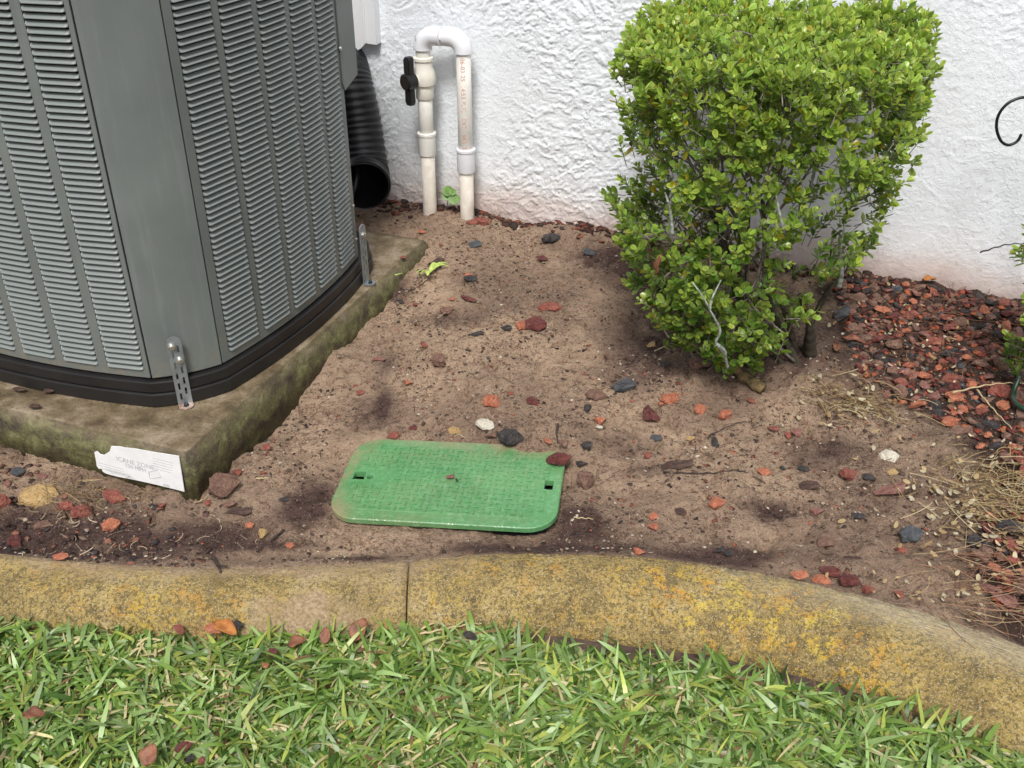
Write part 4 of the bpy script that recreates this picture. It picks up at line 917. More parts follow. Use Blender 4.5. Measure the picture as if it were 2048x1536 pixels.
# ================================================================ dry litter
def strands(name, n, region, lmin, lmax, wid, palette, seed, lift=.012, bias=None, up=.25):
    r = np.random.default_rng(seed); pts = []
    while len(pts) < n: pts += [tuple(a) for a in region(r, n * 3)]
    P_ = np.array(pts[:n]); zz = G(P_[:, 0], P_[:, 1], False); VV, FF, CC = [], [], []
    for i, ((x, y), z_) in enumerate(zip(P_, zz)):
        L = r.uniform(lmin, lmax); a = r.uniform(0, 6.28) if bias is None else r.normal(bias, .7); cur = r.normal(0, 1.2); k = 6; w = wid * r.uniform(.6, 1.3)
        c = np.array(palette[r.integers(len(palette))]) * r.uniform(.65, 1.2); zb = z_ + abs(r.normal(0, lift)) + .003; base_i = len(VV) * 0
        e = r.normal(0, up); px_, py_ = x, y; vs = []
        for j in range(k):
            t = j / (k - 1); an = a + cur * (t - .5)
            if j: px_ += math.cos(an) * L / (k - 1); py_ += math.sin(an) * L / (k - 1)
            hh = zb + e * L * t * .35 + .05 * math.sin(t * 3.14) * L * (lift > .004)
            nx_, ny_ = -math.sin(an) * w * .5, math.cos(an) * w * .5
            vs += [(px_ - nx_, py_ - ny_, hh), (px_ + nx_, py_ + ny_, hh + w * .35)]
        o_ = i * 2 * k; VV.append(vs); FF += [[o_ + 2 * j, o_ + 2 * j + 1, o_ + 2 * j + 3, o_ + 2 * j + 2] for j in range(k - 1)]; CC.append(np.tile(c, (2 * k, 1)))
    o = build(name, np.array(VV).reshape(-1, 3), np.array(FF), M['litter'], color=np.concatenate(CC)); tag(o, kind='stuff'); return o
def blob(px, py, rx, ry):
    def f(r, n):
        p = at(px, py, .03); q = at(px + rx, py, .03); s = at(px, py - ry, .03)
        g_ = np.c_[r.normal(p[0], abs(q[0] - p[0]), n), r.normal(p[1], abs(s[1] - p[1]), n)]
        return g_[(g_[:, 1] > kerb_back_y(g_[:, 0]) + .005) & sand_ok(g_)]
    return f
STR = [(.30, .21, .10), (.36, .27, .13), (.22, .14, .065), (.42, .34, .20), (.16, .095, .05)]
PAL = [(.50, .42, .27), (.44, .33, .17), (.52, .46, .32), (.36, .25, .12)]
o = strands('straw', 480, blob(2000, 1000, 75, 36), .025, .10, .0014, STR, 31, .012, -.2); tag(o, 'heap of dry tan grass straw over gravel at the right edge', 'straw')
o = strands('straw', 150, blob(1690, 815, 50, 18), .025, .08, .0015, STR, 32, .008, -.6); tag(o, 'thin strip of dry straw below the bush trunk', 'straw')
o = strands('pine_needles', 130, blob(1970, 1180, 110, 45), .06, .17, .0011, [(.24, .12, .07), (.30, .17, .10), (.18, .09, .055), (.42, .30, .17)], 33, .012, -.3); tag(o, 'reddish pine needles over gravel in the lower right corner', 'needles')
o = strands('pine_needles', 240, blob(1850, 690, 130, 60), .04, .12, .0013, [(.16, .075, .045), (.22, .12, .07), (.12, .06, .04)], 34, .008); tag(o, 'fine brown needles over gravel right of the bush trunk', 'needles')
o = strands('straw', 110, blob(165, 968, 55, 12), .02, .06, .0013, STR + [(.2, .12, .07)], 35, .012); tag(o, 'wisps of dry straw in front of the pad at left', 'straw')
o = strands('straw_bits', 60, blob(200, 1060, 200, 40), .012, .03, .0012, [(.55, .45, .32), (.5, .38, .25)], 36, .002); tag(o, 'short straw bits in the mud at left', 'straw')
o = strands('straw_bits', 130, blob(1150, 900, 350, 130), .010, .035, .0013, [(.5, .4, .28), (.08, .05, .04), (.10, .06, .045)], 37, .002); tag(o, 'short straw and root bits over the sand', 'straw')
def flakes(name, n, region, palette, seed, smin=.0045, smax=.0095):
    r = np.random.default_rng(seed); pts = []
    while len(pts) < n: pts += [tuple(a) for a in region(r, n * 3)]
    P_ = np.array(pts[:n]); zz = G(P_[:, 0], P_[:, 1], False); VV, FF, CC = [], [], []
    for i, ((x, y), z_) in enumerate(zip(P_, zz)):
        s = r.uniform(smin, smax); n_ = Vector((r.normal(0, .5), r.normal(0, .5), 1)).normalized(); R_ = n_.to_track_quat('Z', 'Y').to_matrix() @ Matrix.Rotation(r.uniform(0, 6.28), 3, 'Z')
        rim = [(math.cos(q) * s, math.sin(q) * s * .55, .15 * s * math.cos(2 * q)) for q in np.linspace(0, 2 * math.pi, 7, endpoint=False)]
        zb = z_ + .008 + abs(r.normal(0, .008)); vs = [tuple((R_ @ Vector(p))[:]) for p in rim]; o_ = i * 7
        VV += [(x + a, y + b, zb + c) for a, b, c in vs]; FF.append([o_ + j for j in range(7)]); CC.append(np.tile(np.array(palette[r.integers(len(palette))]) * r.uniform(.7, 1.15), (7, 1)))
    o = build(name, np.array(VV), np.array(FF), M['litter'], color=np.concatenate(CC)); tag(o, kind='stuff'); return o
o = flakes('leaf_flakes', 260, blob(1980, 1010, 95, 50), PAL, 41); tag(o, 'pale dry leaf flakes in the straw at the right edge', 'leaf litter')
o = flakes('leaf_flakes', 70, blob(1690, 830, 60, 22), PAL, 42); tag(o, 'pale dry leaf flakes below the bush trunk', 'leaf litter')
o = flakes('leaf_flakes', 150, blob(1850, 720, 130, 80), PAL + [(.3, .16, .08)], 43, .004, .009); tag(o, 'pale leaf flakes over the gravel behind', 'leaf litter')
o = flakes('leaf_flakes', 60, blob(1900, 1190, 100, 40), PAL, 44, .004, .009); tag(o, 'pale leaf flakes over gravel in the lower right corner', 'leaf litter')
o = flakes('pale_grit', 110, reg_sand, [(.6, .56, .48), (.5, .42, .32)], 45, .0015, .0032); tag(o, 'tiny pale shell grit on the sand', 'grit')

# twigs and roots
def twig(name, pxs, r, label, z=None, mat='twig', lift=.004, group=None):
    P_ = []
    for q in pxs:
        if len(q) == 3: p = at(q[0], q[1], q[2])
        else: p = on_ground(*q); p[2] += lift
        P_.append(p)
    c_ = curve_pts(P_, 6 * len(P_)); c_[:, 2] += .0015 * np.sin(np.arange(len(c_)) * 1.7); m_ = MB(); m_.sweep(c_, np.linspace(r, r * .45, len(c_)), 6)
    return tag(m_.obj(name, M[mat], smooth=True), label, 'twig', group)
twig('twig', [(590, 1036), (566, 1060), (545, 1082), (512, 1102)], .0038, 'dark slanting twig on the mud left of the lid')
twig('twig', [(421, 1108), (430, 1122), (441, 1143, .048)], .0050, 'short broken dark twig lying over the edging at left')
twig('twig', [(432, 1126, .046), (442, 1131, .046), (455, 1132, .046)], .0025, 'tiny side twig on the edging at left')
twig('root', [(1326, 945), (1380, 950), (1430, 948), (1480, 944), (1532, 966)], .0022, 'long thin dark root arching over the sand mound')
twig('twig', [(1116, 850), (1113, 866), (1116, 881)], .0032, 'upright dark twig behind the lid')
twig('twig', [(1030, 432), (1050, 408, .12), (1070, 405, .125), (1090, 414, .11), (1112, 443)], .0022, 'thin arched twig at the foot of the wall')
twig('twig', [(1010, 430), (1045, 428, .09), (1085, 416, .105)], .0018, 'thin straight twig crossing the arched one by the wall')
twig('root', [(1418, 872), (1470, 851), (1500, 846), (1505, 833)], .0016, 'hair thin curved root in front of the bush')
twig('twig', [(943, 560), (952, 580), (958, 598)], .0014, 'hair thin stalk above the maroon bark chip')
twig('twig', [(800, 578), (825, 580), (850, 566), (862, 555)], .0018, 'thin dark twig beside the lime weed')
twig('root', [(1540, 1020), (1560, 1028), (1590, 1024), (1612, 1031)], .0018, 'wavy thin root right of the sand mound')
twig('straw', [(1147, 1038), (1187, 1036)], .0016, 'single pale straw right of the lid front corner', mat='straw')
twig('straw', [(512, 957), (538, 958)], .0020, 'pale straw right of the big dusty rock', mat='straw')
twig('root', [(390, 1013), (412, 995), (425, 975), (440, 965)], .0012, 'fine pale root hair at the pad corner', mat='straw')
twig('straw_stalk', [(1900, 805), (1960, 790), (2010, 785), (2060, 786)], .0022, 'long pale stem lying across the gravel at right', mat='straw', lift=.025)
twig('straw_stalk', [(1950, 790), (1985, 830), (2020, 870)], .0020, 'pale stem running down from the long stem at right', mat='straw', lift=.02)
twig('twig', [(1960, 505, .30), (2010, 490, .33), (2060, 486, .36)], .0020, 'thin bare twig before the wall at the right edge')
twig('twig', [(815, 1273, -.01), (870, 1262, .0), (930, 1250, -.005), (965, 1247, -.01)], .0025, 'thin stalk lying along the front foot of the edging', mat='straw')

# dead leaves
def dead_leaf(pos, L, wd, rot, tilt, curl, label, mat='dead_leaf', group=None):
    n = 9; vs = []; 
    for i in range(n):
        t = i / (n - 1); w = wd * math.sin(math.pi * min(1, t * .96 + .03)) ** .75
        for k in (-1, -.5, 0, .5, 1): vs.append((L * (t - .5), w * k, curl * (k * k) * wd + .25 * L * curl * math.sin(t * 3.1) + .003 * math.sin(9 * t + 4 * k)))
    fs = [[i * 5 + k, i * 5 + k + 1, (i + 1) * 5 + k + 1, (i + 1) * 5 + k] for i in range(n - 1) for k in range(4)]
    R_ = Matrix.Translation(Vector(pos)) @ Matrix.Rotation(rot, 4, 'Z') @ Matrix.Rotation(tilt, 4, 'Y')
    o = build('dead_leaf', [(R_ @ Vector(v_))[:] for v_ in vs], fs, M[mat], smooth=True)
    so = o.modifiers.new('thick', 'SOLIDIFY'); so.thickness = .0008; return tag(o, label, 'leaf', group)
def lawn_at(px, py, z=-.0): return at(px, py, z)
dead_leaf(lawn_at(722, 1262, .012), .045, .016, 1.1, -.5, .55, 'curled brown leaf standing against the front of the edging')
dead_leaf(lawn_at(652, 1272, .008), .030, .010, 1.4, -.6, .4, 'small reddish leaf between edging and grass')
dead_leaf(lawn_at(594, 1286, .006), .034, .013, .2, -.2, .3, 'flat red brown leaf at the grass margin')
dead_leaf(lawn_at(450, 1258, .012), .052, .015, -.5, .1, .3, 'bright rust leaf at the grass margin under a black lump', 'dead_leaf_orange')
dead_leaf(lawn_at(300, 1510, .030), .034, .015, 1.3, -.5, .25, 'brown leaf on the grass near the bottom edge')
dead_leaf(lawn_at(68, 1430, .028), .034, .012, .1, .1, .3, 'dark brown leaf sunk in the grass at left')
dead_leaf(on_ground(1855, 573) + (0, 0, .02), .038, .012, -.1, -.1, .3, 'orange leaf at the foot of the wall', 'dead_leaf_orange')
dead_leaf(on_ground(1672, 695) + (0, 0, .015), .042, .010, 1.4, .1, .4, 'dull brown leaf right of the bush trunk')
dead_leaf(on_ground(1705, 692) + (0, 0, .015), .060, .012, -.3, .1, .4, 'long brown leaf beside the bush trunk')
for px, py, w, c, lab_ in ((475, 1252, 30, 'charcoal', 'black lump on the rust leaf at the grass margin'), (430, 1262, 36, 'orange', 'orange rock at the grass margin beside the rust leaf'), (546, 1308, 26, 'dark red', 'maroon chip standing in the grass near the edging'), (532, 1333, 18, 'orange', 'small orange chip in the grass'), (368, 1498, 36, 'dark red', 'purplish rock in the grass near the bottom'), (380, 1520, 22, 'charcoal', 'charcoal stone in the grass near the bottom'), (405, 1522, 24, 'red', 'red stone in the grass near the bottom'), (940, 1275, 28, 'charcoal', 'grey stone in the gap between edging and grass'), (360, 1262, 26, 'red', 'small red rock at the grass margin at left')):
    p = at(px, py, .005); s = .5 / ppm(p); o = rock('rock', p, w * s * 1.1, w * s * .8, w * s * .7, c, random.uniform(0, 3), RM[px % 10], .3, .1); tag(o, lab_, 'rock', 'rocks at the lawn margin')
# white splash on the edging
p = at(487, 1202, .03); o = rock('bird_dropping', (p[0], p[1], .026), .0035, .0085, .003, 'white', .2, RP_[0], 0, .1); tag(o, 'small white dropping on the front slope of the edging', 'dropping')

# ================================================================ plants
def leaf_template():
    """obovate leaf, rim lighter than the middle; returns verts, faces, rim flags"""
    prof_ = [(0, .03), (.18, .13), (.42, .24), (.66, .29), (.86, .22)]
    vs = [(0, 0, 0)]; rim = [0]
    for t, w in prof_[1:]:
        vs += [(t, -w, .06 * w), (t, 0, -.05 * math.sin(t * 3.1) - .02), (t, w, .06 * w)]; rim += [1, 0, 1]
    vs.append((1.0, 0, -.02)); rim.append(1)
    fs = [[0, 2, 1], [0, 3, 2]]
    for i in range(3):
        a = 1 + i * 3; fs += [[a, a + 1, a + 4], [a, a + 4, a + 3], [a + 1, a + 2, a + 5], [a + 1, a + 5, a + 4]]
    a = 10; fs += [[a, a + 1, 13], [a + 1, a + 2, 13]]
    return np.array(vs), np.array(fs), np.array(rim)
LV, LF, LRIM = leaf_template()
def leaf_color(r, tone):
    """tone: young and lit 0..1 old and shaded"""
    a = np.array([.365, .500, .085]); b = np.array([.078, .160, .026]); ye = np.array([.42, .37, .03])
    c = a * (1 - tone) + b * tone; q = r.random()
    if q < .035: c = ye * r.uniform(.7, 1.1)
    return c * r.uniform(.75, 1.2) * np.array([r.uniform(.85, 1.12), 1, r.uniform(.8, 1.2)])
def make_bush(name, label, trunk, levels, nsprig, seed, singles, stems, density_fn=None, leaf_len=(.013, .031), extra=None):
    """levels: list of (z, cx, cy, hx, hy) half extents of the clipped crown"""
    r = np.random.default_rng(seed); root = thing(name, label, 'bush')
    Ls = np.array(levels); zmin, zmax = Ls[0, 0], Ls[-1, 0]
    def ext(z): return [np.interp(z, Ls[:, 0], Ls[:, k]) for k in (1, 2, 3, 4)]
    sp = []
    while len(sp) < nsprig:
        q = r.random()
        if q < .30:                                            # clipped top
            z = zmax - abs(r.normal(0, .02)); cx, cy, hx, hy = ext(z); a, b = r.uniform(-1, 1, 2); out = np.array([a * .4, b * .4, 1.1])
            if abs(a) ** 9 + abs(b) ** 9 > 1: continue
        else:
            z = zmin + (zmax - zmin) * r.random() ** .8; cx, cy, hx, hy = ext(z); an = r.uniform(0, 2 * math.pi); dep = 1 - abs(r.normal(0, .10)) if r.random() < .74 else r.uniform(.35, .9)
            a, b = math.cos(an), math.sin(an); ex_ = 3.0 + 4.5 * (z - zmin) / (zmax - zmin); k = (abs(a) ** ex_ + abs(b) ** ex_) ** (-1 / ex_); out = np.array([a, b, .75]); a *= k * dep; b *= k * dep
        bulge = 1 + .14 * float(fbm(np.array([z * 7 + a * 2]), np.array([b * 3 + a * 5]), 2, seed + 3)[0])
        p = np.array([cx + hx * a * bulge * U[0] + hy * b * bulge * V[0], cy + hx * a * bulge * U[1] + hy * b * bulge * V[1], z + .03 * float(fbm(np.array([a * 3]), np.array([b * 3]), 2, seed + 5)[0])])
        out = np.array([out[0] * U[0] + out[1] * V[0], out[0] * U[1] + out[1] * V[1], out[2]])
        if density_fn is not None and r.random() > density_fn(p, a, b, (z - zmin) / (zmax - zmin)): continue
        sp.append((p, out))
    VV, CC, mats_, tones = [], [], [], []
    twv, twf = MB(), None
    tw_m = MB()
    for p, out in sp:
        d = out + r.normal(0, .45, 3); d /= np.linalg.norm(d); d[2] = d[2] * .8 + .25; d /= np.linalg.norm(d)
        L = r.uniform(.028, .060); a = np.cross(d, (0, 0, 1.0)); a /= (np.linalg.norm(a) + 1e-9); b = np.cross(d, a); base = p - d * L
        nn_ = int(r.integers(4, 7)); ph = r.uniform(0, 3.14); hrel = (p[2] - zmin) / (zmax - zmin)
        tone0 = np.clip(.66 - .56 * hrel + r.normal(0, .2), 0, 1)  # lower leaves darker: crown shade put into the tone, besides leaf age
        tw_m.sweep([base - d * .02, p], [.0013, .0008], 3, False)
        for j in range(nn_):
            t = (j + .4) / nn_; q = base + d * L * t
            for sgn in (0, math.pi):
                ang = ph + j * math.pi / 2 + sgn + r.normal(0, .25); o_ = math.cos(ang) * a + math.sin(ang) * b
                sp_ = .95 - .55 * t; x = o_ * sp_ + d * (1 - sp_ * .6) + r.normal(0, .12, 3); x /= np.linalg.norm(x)
                nrm = d - x * np.dot(d, x); nrm += np.array([0, 0, .35]); nrm -= x * np.dot(nrm, x); nrm /= np.linalg.norm(nrm); y = np.cross(nrm, x)
                l = r.uniform(*leaf_len) * (1.0 - .28 * t); R_ = np.stack([x, y, nrm], 1); mats_.append((R_, q, l))
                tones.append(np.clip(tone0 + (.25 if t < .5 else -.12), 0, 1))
    n = len(mats_); RR = np.stack([m_[0] for m_ in mats_]); QQ = np.stack([m_[1] for m_ in mats_]); SS = np.array([m_[2] for m_ in mats_])
    # the leaves that show largest: near the viewer and face on
    view = np.array([0, 0, CAM_H]) - QQ; dist = np.linalg.norm(view, axis=1); facing = abs(np.einsum('ij,ij->i', view / dist[:, None], RR[:, :, 2]))
    front = QQ[:, 1] - np.interp(QQ[:, 2], Ls[:, 0], Ls[:, 2]) < -.6 * np.interp(QQ[:, 2], Ls[:, 0], Ls[:, 4])
    big = SS * facing / dist + np.where(front, .02, 0); order = np.argsort(-big); single = set(order[:singles].tolist())
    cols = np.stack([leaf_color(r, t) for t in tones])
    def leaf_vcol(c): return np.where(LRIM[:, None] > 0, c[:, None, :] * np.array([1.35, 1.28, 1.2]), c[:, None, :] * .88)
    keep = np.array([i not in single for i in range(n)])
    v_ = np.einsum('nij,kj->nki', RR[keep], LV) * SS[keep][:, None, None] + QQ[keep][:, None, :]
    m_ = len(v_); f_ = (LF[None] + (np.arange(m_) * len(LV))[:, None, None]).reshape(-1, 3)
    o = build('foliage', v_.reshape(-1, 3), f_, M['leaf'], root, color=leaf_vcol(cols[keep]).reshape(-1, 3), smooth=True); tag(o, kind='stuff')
    variants = []
    for t in np.linspace(.05, .85, 9):
        c = leaf_vcol(np.array([leaf_color(r, t)]))[0]; me = mesh_data('leaf', LV, LF, color=c, smooth=True); me.materials.append(M['leaf']); variants.append(me)
    for i in sorted(single):
        me = variants[int(np.clip(tones[i] * 9 + r.normal(0, .8), 0, 8))]; R_ = RR[i] * SS[i]
        link('leaf', me, None, root, Matrix(((*R_[0], QQ[i][0]), (*R_[1], QQ[i][1]), (*R_[2], QQ[i][2]), (0, 0, 0, 1))))
    o = tw_m.obj('twigs', M['branch'], root); tag(o, kind='stuff')
    # stems
    for k, (b0, r0) in enumerate(stems):
        sm = MB(); b0 = np.array(b0, float); z1 = zmin + (zmax - zmin) * .45; cx, cy, hx, hy = ext(z1)
        top = np.array([cx + r.uniform(-.5, .5) * hx, cy + r.uniform(-.5, .5) * hy, z1]); mid = b0 * .55 + top * .45 + np.array([r.normal(0, .02), r.normal(0, .02), 0]); mid[2] = b0[2] + (z1 - b0[2]) * .4
        main = curve_pts([b0 - (0, 0, .04), b0, mid, top], 22); sm.sweep(main, np.linspace(r0 * 1.25, r0 * .55, 22), 9); st = sm.obj('stem', M['bark'], root, smooth=True)
        br = MB()
        for q in range(13):
            s0 = main[int(r.integers(8, 22))]; tgt = sp[int(r.integers(len(sp)))][0]
            if np.linalg.norm(tgt - s0) > .5: continue
            md = (s0 + tgt) / 2 + r.normal(0, .03, 3); md[2] += .02; c_ = curve_pts([s0, md, tgt], 12); br.sweep(c_, np.linspace(r0 * .42, .0018, 12), 6)
            for _ in range(4):
                s1 = c_[int(r.integers(3, 11))]; cand = min((sp[int(r.integers(len(sp)))][0] for _ in range(40)), key=lambda z_: np.linalg.norm(z_ - s1)); br.sweep(curve_pts([s1, (s1 + cand) / 2 + r.normal(0, .01, 3), cand], 7), np.linspace(.003, .0012, 7), 4)
        br.obj('branches', M['branch'], st, smooth=True)
    return root
BZ = .045
def bush_level(py, pl, pr, yc, hy):
    """crown slice whose left and right outline are seen at pl, pr on row py, at depth yc"""
    d = ray((pl + pr) / 2, py); t = yc / d[1]; z = CAM_H + t * d[2]; x0 = ray(pl, py)[0] * t; x1 = ray(pr, py)[0] * t
    return (z, (x0 + x1) / 2, yc, max(.03, ((x1 - x0) / 2 - .20 * hy) / .90), hy)
lev = [bush_level(700, 1415, 1535, 2.12, .08), bush_level(645, 1335, 1585, 2.13, .13), bush_level(560, 1262, 1655, 2.16, .19), bush_level(450, 1215, 1735, 2.20, .24), bush_level(330, 1240, 1815, 2.25, .28), bush_level(220, 1246, 1856, 2.28, .30), bush_level(120, 1234, 1870, 2.31, .315)]
zt = lev[-1][0]; lev.append((zt + .03, lev[-1][1] + .004, 2.33, lev[-1][3] * 1.0, .33)); lev.append((zt + .065, lev[-1][1] + .008, 2.36, lev[-1][3] * .97, .34))
def dens_main(p, a, b, h):
    d = 1.0
    if .28 < h < .72: d = .44 + 1.3 * float(fbm(np.array([p[0] * 9]), np.array([p[2] * 9]), 2, 77)[0])
    if h <= .28: d = .9
    if a > .1 and h < .45: d *= .5
    if p[0] > .60 and h < .22: d *= .15
    if h > .75: d = 1.0
    return d
tb = on_ground(1605, 735)
stems = [((tb[0], tb[1] + .02, tb[2]), .010), ((tb[0] - .035, tb[1] + .02, tb[2]), .007), ((tb[0] - .07, tb[1] + .04, tb[2]), .006), ((tb[0] + .012, tb[1] + .05, tb[2]), .009), ((tb[0] - .10, tb[1] + .06, tb[2]), .006)]
bush = make_bush('clipped_bush', 'large clipped green boxwood shrub standing before the white wall', tb, lev, 2500, 21, 300, stems, dens_main)
def bush_twig(pts, r0, name='lichen_twig', mat='lichen_twig'):
    P_ = []
    for px, py, y in pts:
        d = ray(px, py); t = y / d[1]; P_.append(np.array([0, 0, CAM_H]) + d * t)
    c_ = curve_pts(P_, 8 * len(P_)); m_ = MB(); m_.sweep(c_, np.interp(np.linspace(0, 1, len(c_)), [0, 1], [r0, r0 * .45]) * (1 + .15 * np.sin(np.arange(len(c_)) * 1.9)), 7); return m_.obj(name, M[mat], bush, smooth=True)
bush_twig([(1455, 735, 1.98), (1447, 705, 1.955), (1432, 686, 1.945), (1440, 660, 1.94), (1420, 620, 1.935), (1405, 592, 1.935), (1385, 565, 1.94)], .0038)
bush_twig([(1420, 618, 1.945), (1425, 595, 1.955), (1442, 560, 1.97)], .003)
bush_twig([(1432, 688, 1.945), (1448, 700, 1.95), (1452, 712, 1.955)], .005)
bush_twig([(1678, 575, 2.05), (1684, 540, 2.05), (1680, 505, 2.06), (1690, 450, 2.08)], .0058)
bush_twig([(1640, 300, 2.06), (1660, 262, 2.07), (1700, 235, 2.08)], .005); bush_twig([(1640, 300, 2.06), (1632, 330, 2.07), (1620, 380, 2.09)], .006)
bush_twig([(1345, 470, 1.96), (1340, 420, 1.96), (1330, 385, 1.96)], .004); bush_twig([(1570, 470, 1.98), (1560, 430, 1.98), (1552, 390, 1.99)], .004)
bush_twig([(1605, 738, 2.22), (1612, 690, 2.21), (1625, 640, 2.20), (1655, 585, 2.19), (1690, 540, 2.19), (1725, 495, 2.20), (1745, 470, 2.2)], .0095, 'stem', 'bark')
bush_twig([(1618, 735, 2.20), (1622, 690, 2.17), (1618, 640, 2.15), (1600, 590, 2.12)], .016, 'stem', 'bark')
bush_twig([(1590, 735, 2.20), (1588, 690, 2.18), (1575, 640, 2.16), (1560, 600, 2.14)], .011, 'stem', 'bark')
bush_twig([(1690, 540, 2.19), (1712, 530, 2.18), (1735, 500, 2.18)], .004, 'branch', 'branch')
bush_twig([(1520, 720, 2.12), (1505, 690, 2.08), (1485, 660, 2.03)], .0045, 'branch', 'branch'); bush_twig([(1520, 720, 2.12), (1545, 690, 2.10), (1575, 668, 2.08)], .0042, 'branch', 'branch')
rp = [on_ground(x, y) for x, y in ((1450, 735), (1480, 762), (1525, 788))]
mb = MB(); c_ = curve_pts([rp[0] + (0, 0, .035), rp[1] + (0, 0, .018), rp[2] + (0, 0, .012)], 16); mb.sweep(c_, np.linspace(.008, .016, 16) * (1 + .2 * np.sin(np.arange(16) * 1.6)), 8); mb.obj('surface_root', M['mossy_root'], bush, smooth=True)
d = ray(1318, 530); pL = np.array([0, 0, CAM_H]) + d * (1.93 / d[1]); dead_leaf(pL, .045, .011, .3, -1.4, .25, 'brown dead leaf caught in the left side of the bush')

# second shrub cut by the right edge
def lv2(py, pl, pr, yc, hy): return bush_level(py, pl, pr, yc, hy)
lev2 = [lv2(765, 2026, 2130, 1.98, .07), lv2(690, 2018, 2200, 2.0, .09), lv2(640, 2050, 2230, 2.02, .10), lv2(560, 2036, 2250, 2.05, .11), lv2(500, 2032, 2260, 2.08, .12), lv2(440, 2070, 2260, 2.1, .12)]
t2 = on_ground(2080, 800)
make_bush('young_shrub', 'leafy green shrub mostly cut off by the right picture edge', t2, lev2, 150, 33, 40, [((t2[0], t2[1], t2[2]), .009), ((t2[0] - .03, t2[1], t2[2]), .006)], None, (.020, .030))

# weed between the pipes, lime weed on the sand
weed = thing('wall_weed', 'small round leaved weed growing between the two plastic pipes', 'weed')
def round_leaf(c, rad, nrm, mat, parent, name='leaf'):
    n_ = Vector(nrm).normalized(); R_ = n_.to_track_quat('Z', 'Y').to_matrix(); vs = [tuple(c)]; k = 12
    for q in np.linspace(0, 2 * math.pi, k, endpoint=False): vs.append(tuple(np.array(c) + np.array((R_ @ Vector((rad * math.cos(q) * (1 + .12 * math.cos(2 * q)), rad * math.sin(q), .12 * rad)))[:])))
    return build(name, vs, [[0, i, i % k + 1] for i in range(1, k + 1)], mat, parent, smooth=True)
for px, py, rr_ in ((895, 383, .017), (893, 393, .015), (909, 398, .018), (905, 385, .011)):
    a, b = vplane(px, py, WALL_V - .06); round_leaf(W(a, WALL_V - .06 + random.uniform(-.01, .01), b), rr_, (random.uniform(-.3, .3), -.8, .5), M['weed'], weed)
a, b = vplane(888, 432, WALL_V - .05); a2, b2 = vplane(897, 392, WALL_V - .058); a3, b3 = vplane(876, 386, WALL_V - .058)
mb = MB(); mb.sweep([W(a, WALL_V - .05, b - .02), W(a2, WALL_V - .056, b2)], [.002, .001], 5); mb.sweep([W(a2, WALL_V - .055, b2), W(a3, WALL_V - .052, b3)], [.0012, .0008], 5); mb.obj('stem', M['twig'], weed)
lw = thing('uprooted_weed', 'wilted lime green weed lying on the sand by the pad', 'weed')
p0 = on_ground(858, 552)
for k, (dx, dy, L, w) in enumerate(((.05, .045, .085, .005), (.06, .03, .075, .004), (.03, .055, .06, .006), (-.04, -.035, .06, .005), (-.03, -.05, .05, .004), (.0, -.02, .045, .010), (-.055, -.02, .06, .003))):
    n_ = np.array([dx, dy, 0]); n_ /= np.linalg.norm(n_); t_ = np.array([-n_[1], n_[0], 0]); vs = []
    for i in range(6):
        t = i / 5; ww = w * math.sin(.25 + t * 2.7); c_ = p0 + n_ * L * t * .8 + np.array([0, 0, .006 + .02 * math.sin(t * 2.6)]); vs += [c_ - t_ * ww, c_ + t_ * ww + np.array([0, 0, .002])]
    build('leaf', vs, [[2 * i, 2 * i + 1, 2 * i + 3, 2 * i + 2] for i in range(5)], M['lime_leaf'], lw, smooth=True)
p0 = at(790, 550, ZS + .002); mb = MB(); mb.sweep([p0, p0 + (.02, .006, .003)], [.002, .001], 5); tag(mb.obj('grass_snip', M['lime_leaf']), 'short green grass snip on the pad by the far strap', 'grass')

# garden hook before the wall at the right edge, hose
hook = thing('garden_hook', 'black iron garden hook curling into view at the right edge', 'hook')
def at_depth(px, py, y):
    d = ray(px, py); return np.array([0, 0, CAM_H]) + d * (y / d[1])
cc = [(2043, 268), (2035, 282), (2018, 290), (2003, 283), (1994, 262), (1994, 240), (2003, 220), (2020, 204), (2045, 195), (2075, 196), (2100, 212), (2112, 245), (2115, 320), (2116, 480), (2118, 640)]
c_ = curve_pts([at_depth(x, y, 2.40) for x, y in cc], 90); c_[-1, 2] = -.02; c_[-20:, 2] = np.linspace(c_[-20, 2], -.05, 20); mb = MB(); mb.sweep(c_, .0036, 10); mb.obj('rod', M['iron'], hook, smooth=True)
hp = [on_ground(x, y) + (0, 0, .02) for x, y in ((2030, 784), (2022, 802), (2028, 822), (2050, 838), (2090, 845), (2140, 835))]
hp[0][2] += .03; mb = MB(); mb.sweep(curve_pts(hp, 40), .0060, 12); tag(mb.obj('hose', M['hose'], smooth=True), 'dark green hose curving over the gravel at the right edge', 'hose')

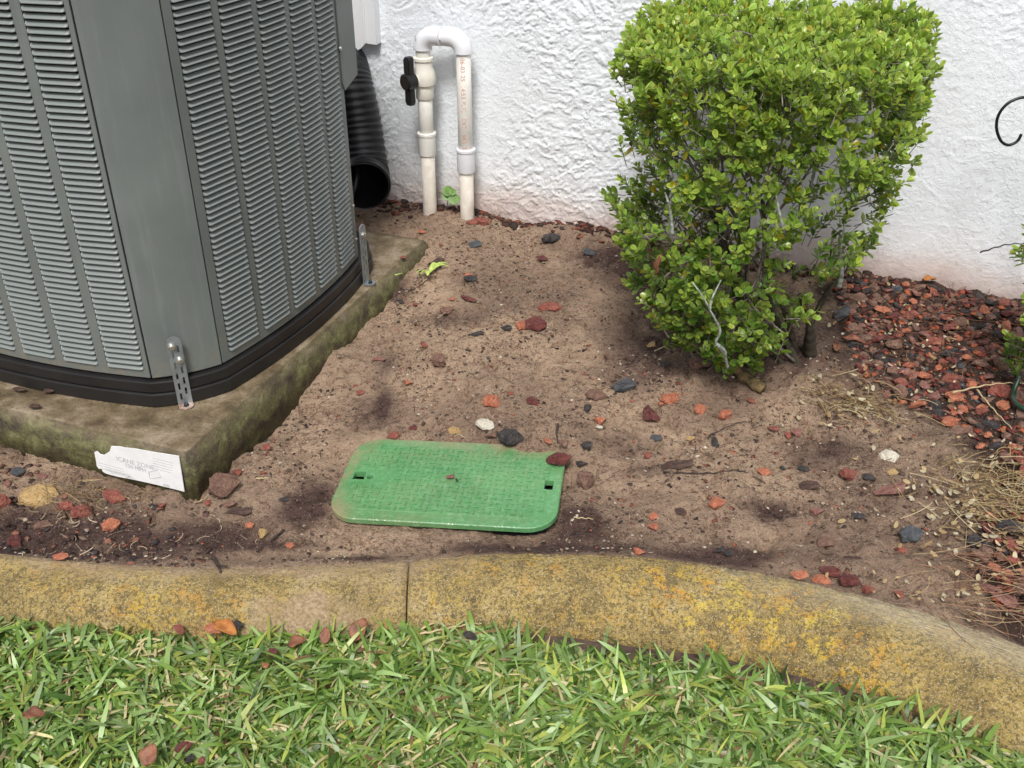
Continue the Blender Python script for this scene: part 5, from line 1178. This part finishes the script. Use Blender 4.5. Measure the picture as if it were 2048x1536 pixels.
# ================================================================ lawn
def lawn(n, seed):
    r = np.random.default_rng(seed); 
    x = r.uniform(-1.45, 1.35, n); y = r.uniform(.82, 1.62, n)
    nt_ = n // 8; tid = r.integers(0, nt_, n); tx = r.uniform(-1.45, 1.35, nt_); ty = r.uniform(.82, 1.62, nt_); tuft = r.random(n) < .72
    x = np.where(tuft, tx[tid] + r.normal(0, .0035, n), x); y = np.where(tuft, ty[tid] + r.normal(0, .0035, n), y); tone_ = r.uniform(.78, 1.18, nt_)[tid]; tz_ = r.uniform(0, .02, nt_)[tid]
    fy_ = kerb_foot_y(x); gap = .012 + .050 * sst(-.10, .12, x) * (1 - .60 * sst(.40, .80, x)) + .012 * fbm(x * 14, x * 0, 3, 601) - .012 * sst(-.5, -.8, x)
    k = y < fy_ - gap; bare = fbm(x * 5, y * 5, 3, 611); k &= r.uniform(-.75, .0, n) < bare + .22
    x, y, tone_, tz_, tuft = x[k], y[k], tone_[k], tz_[k], tuft[k]; n = len(x)
    clump = fbm(x * 7, y * 7, 3, 621)
    L = r.uniform(.022, .082, n) * (1 + .5 * clump); wd = r.uniform(.0032, .0088, n) ; az = r.uniform(0, 2 * math.pi, n); el = np.clip(r.normal(.36, .28, n), .05, 1.2); edge_ = sst(.0, .06, fy_[k] - y); el = el * (.55 + .45 * edge_); cur = r.uniform(.2, 1.3, n); tw = r.normal(0, .5, n)
    z0 = -.035 + r.uniform(0, .030, n); z0 = np.where(tuft, -.035 + tz_ + r.uniform(0, .006, n), z0); deep = (z0 < -.022)
    q = r.random(n); g1 = np.array([.190, .310, .058]); g2 = np.array([.300, .440, .150]); g3 = np.array([.39, .45, .095]); st = np.array([.60, .52, .27]); g4 = np.array([.070, .145, .022]); br = np.array([.22, .13, .06])
    Cc = np.where((q < .34)[:, None], g1, np.where((q < .62)[:, None], g2, np.where((q < .76)[:, None], g3, np.where((q < .87)[:, None], g4, np.where((q < .965)[:, None], st, br))))) * r.uniform(.65, 1.25, (n, 1)) * (np.where(deep & (r.random(n) < .35), .65, 1.0) * np.where(tuft, tone_, 1.0))[:, None]
    K = 6; VV = np.zeros((n, K, 2, 3)); px_ = x.copy(); py_ = y.copy(); pz_ = z0.copy(); e = el.copy()
    dry = q >= .87; e = np.where(dry, e * .35, e); pz_ = np.where(dry, pz_ + .008, pz_); wd = np.where(dry, wd * .6, wd)
    shape = np.array([.75, 1.0, 1.0, .85, .55, .06])
    for j in range(K):
        if j:
            px_ = px_ + np.cos(az) * np.cos(e) * L / (K - 1); py_ = py_ + np.sin(az) * np.cos(e) * L / (K - 1); pz_ = pz_ + np.sin(e) * L / (K - 1); e = e - cur * .26
        pz_ = np.maximum(pz_, -.034)
        sx, sy = -np.sin(az), np.cos(az); w = wd * .5 * shape[j]
        VV[:, j, 0] = np.stack([px_ - sx * w, py_ - sy * w, pz_ - np.sin(tw) * w], 1); VV[:, j, 1] = np.stack([px_ + sx * w, py_ + sy * w, pz_ + np.sin(tw) * w], 1)
    b = (np.arange(n) * 2 * K)[:, None, None]; f1 = np.array([[2 * j, 2 * j + 1, 2 * j + 3, 2 * j + 2] for j in range(K - 1)])[None]
    grad = np.linspace(.72, 1.12, K)[None, :, None, None]
    cc_ = np.repeat(np.repeat(Cc[:, None, None, :], K, 1), 2, 2)
    o = build('lawn_grass', VV.reshape(-1, 3), (f1 + b).reshape(-1, 4), M['grass'], color=cc_.reshape(-1, 3), smooth=True)
    return tag(o, 'short broad bladed green lawn in front of the edging', 'grass', None, 'stuff')
lawn(112000, 71)
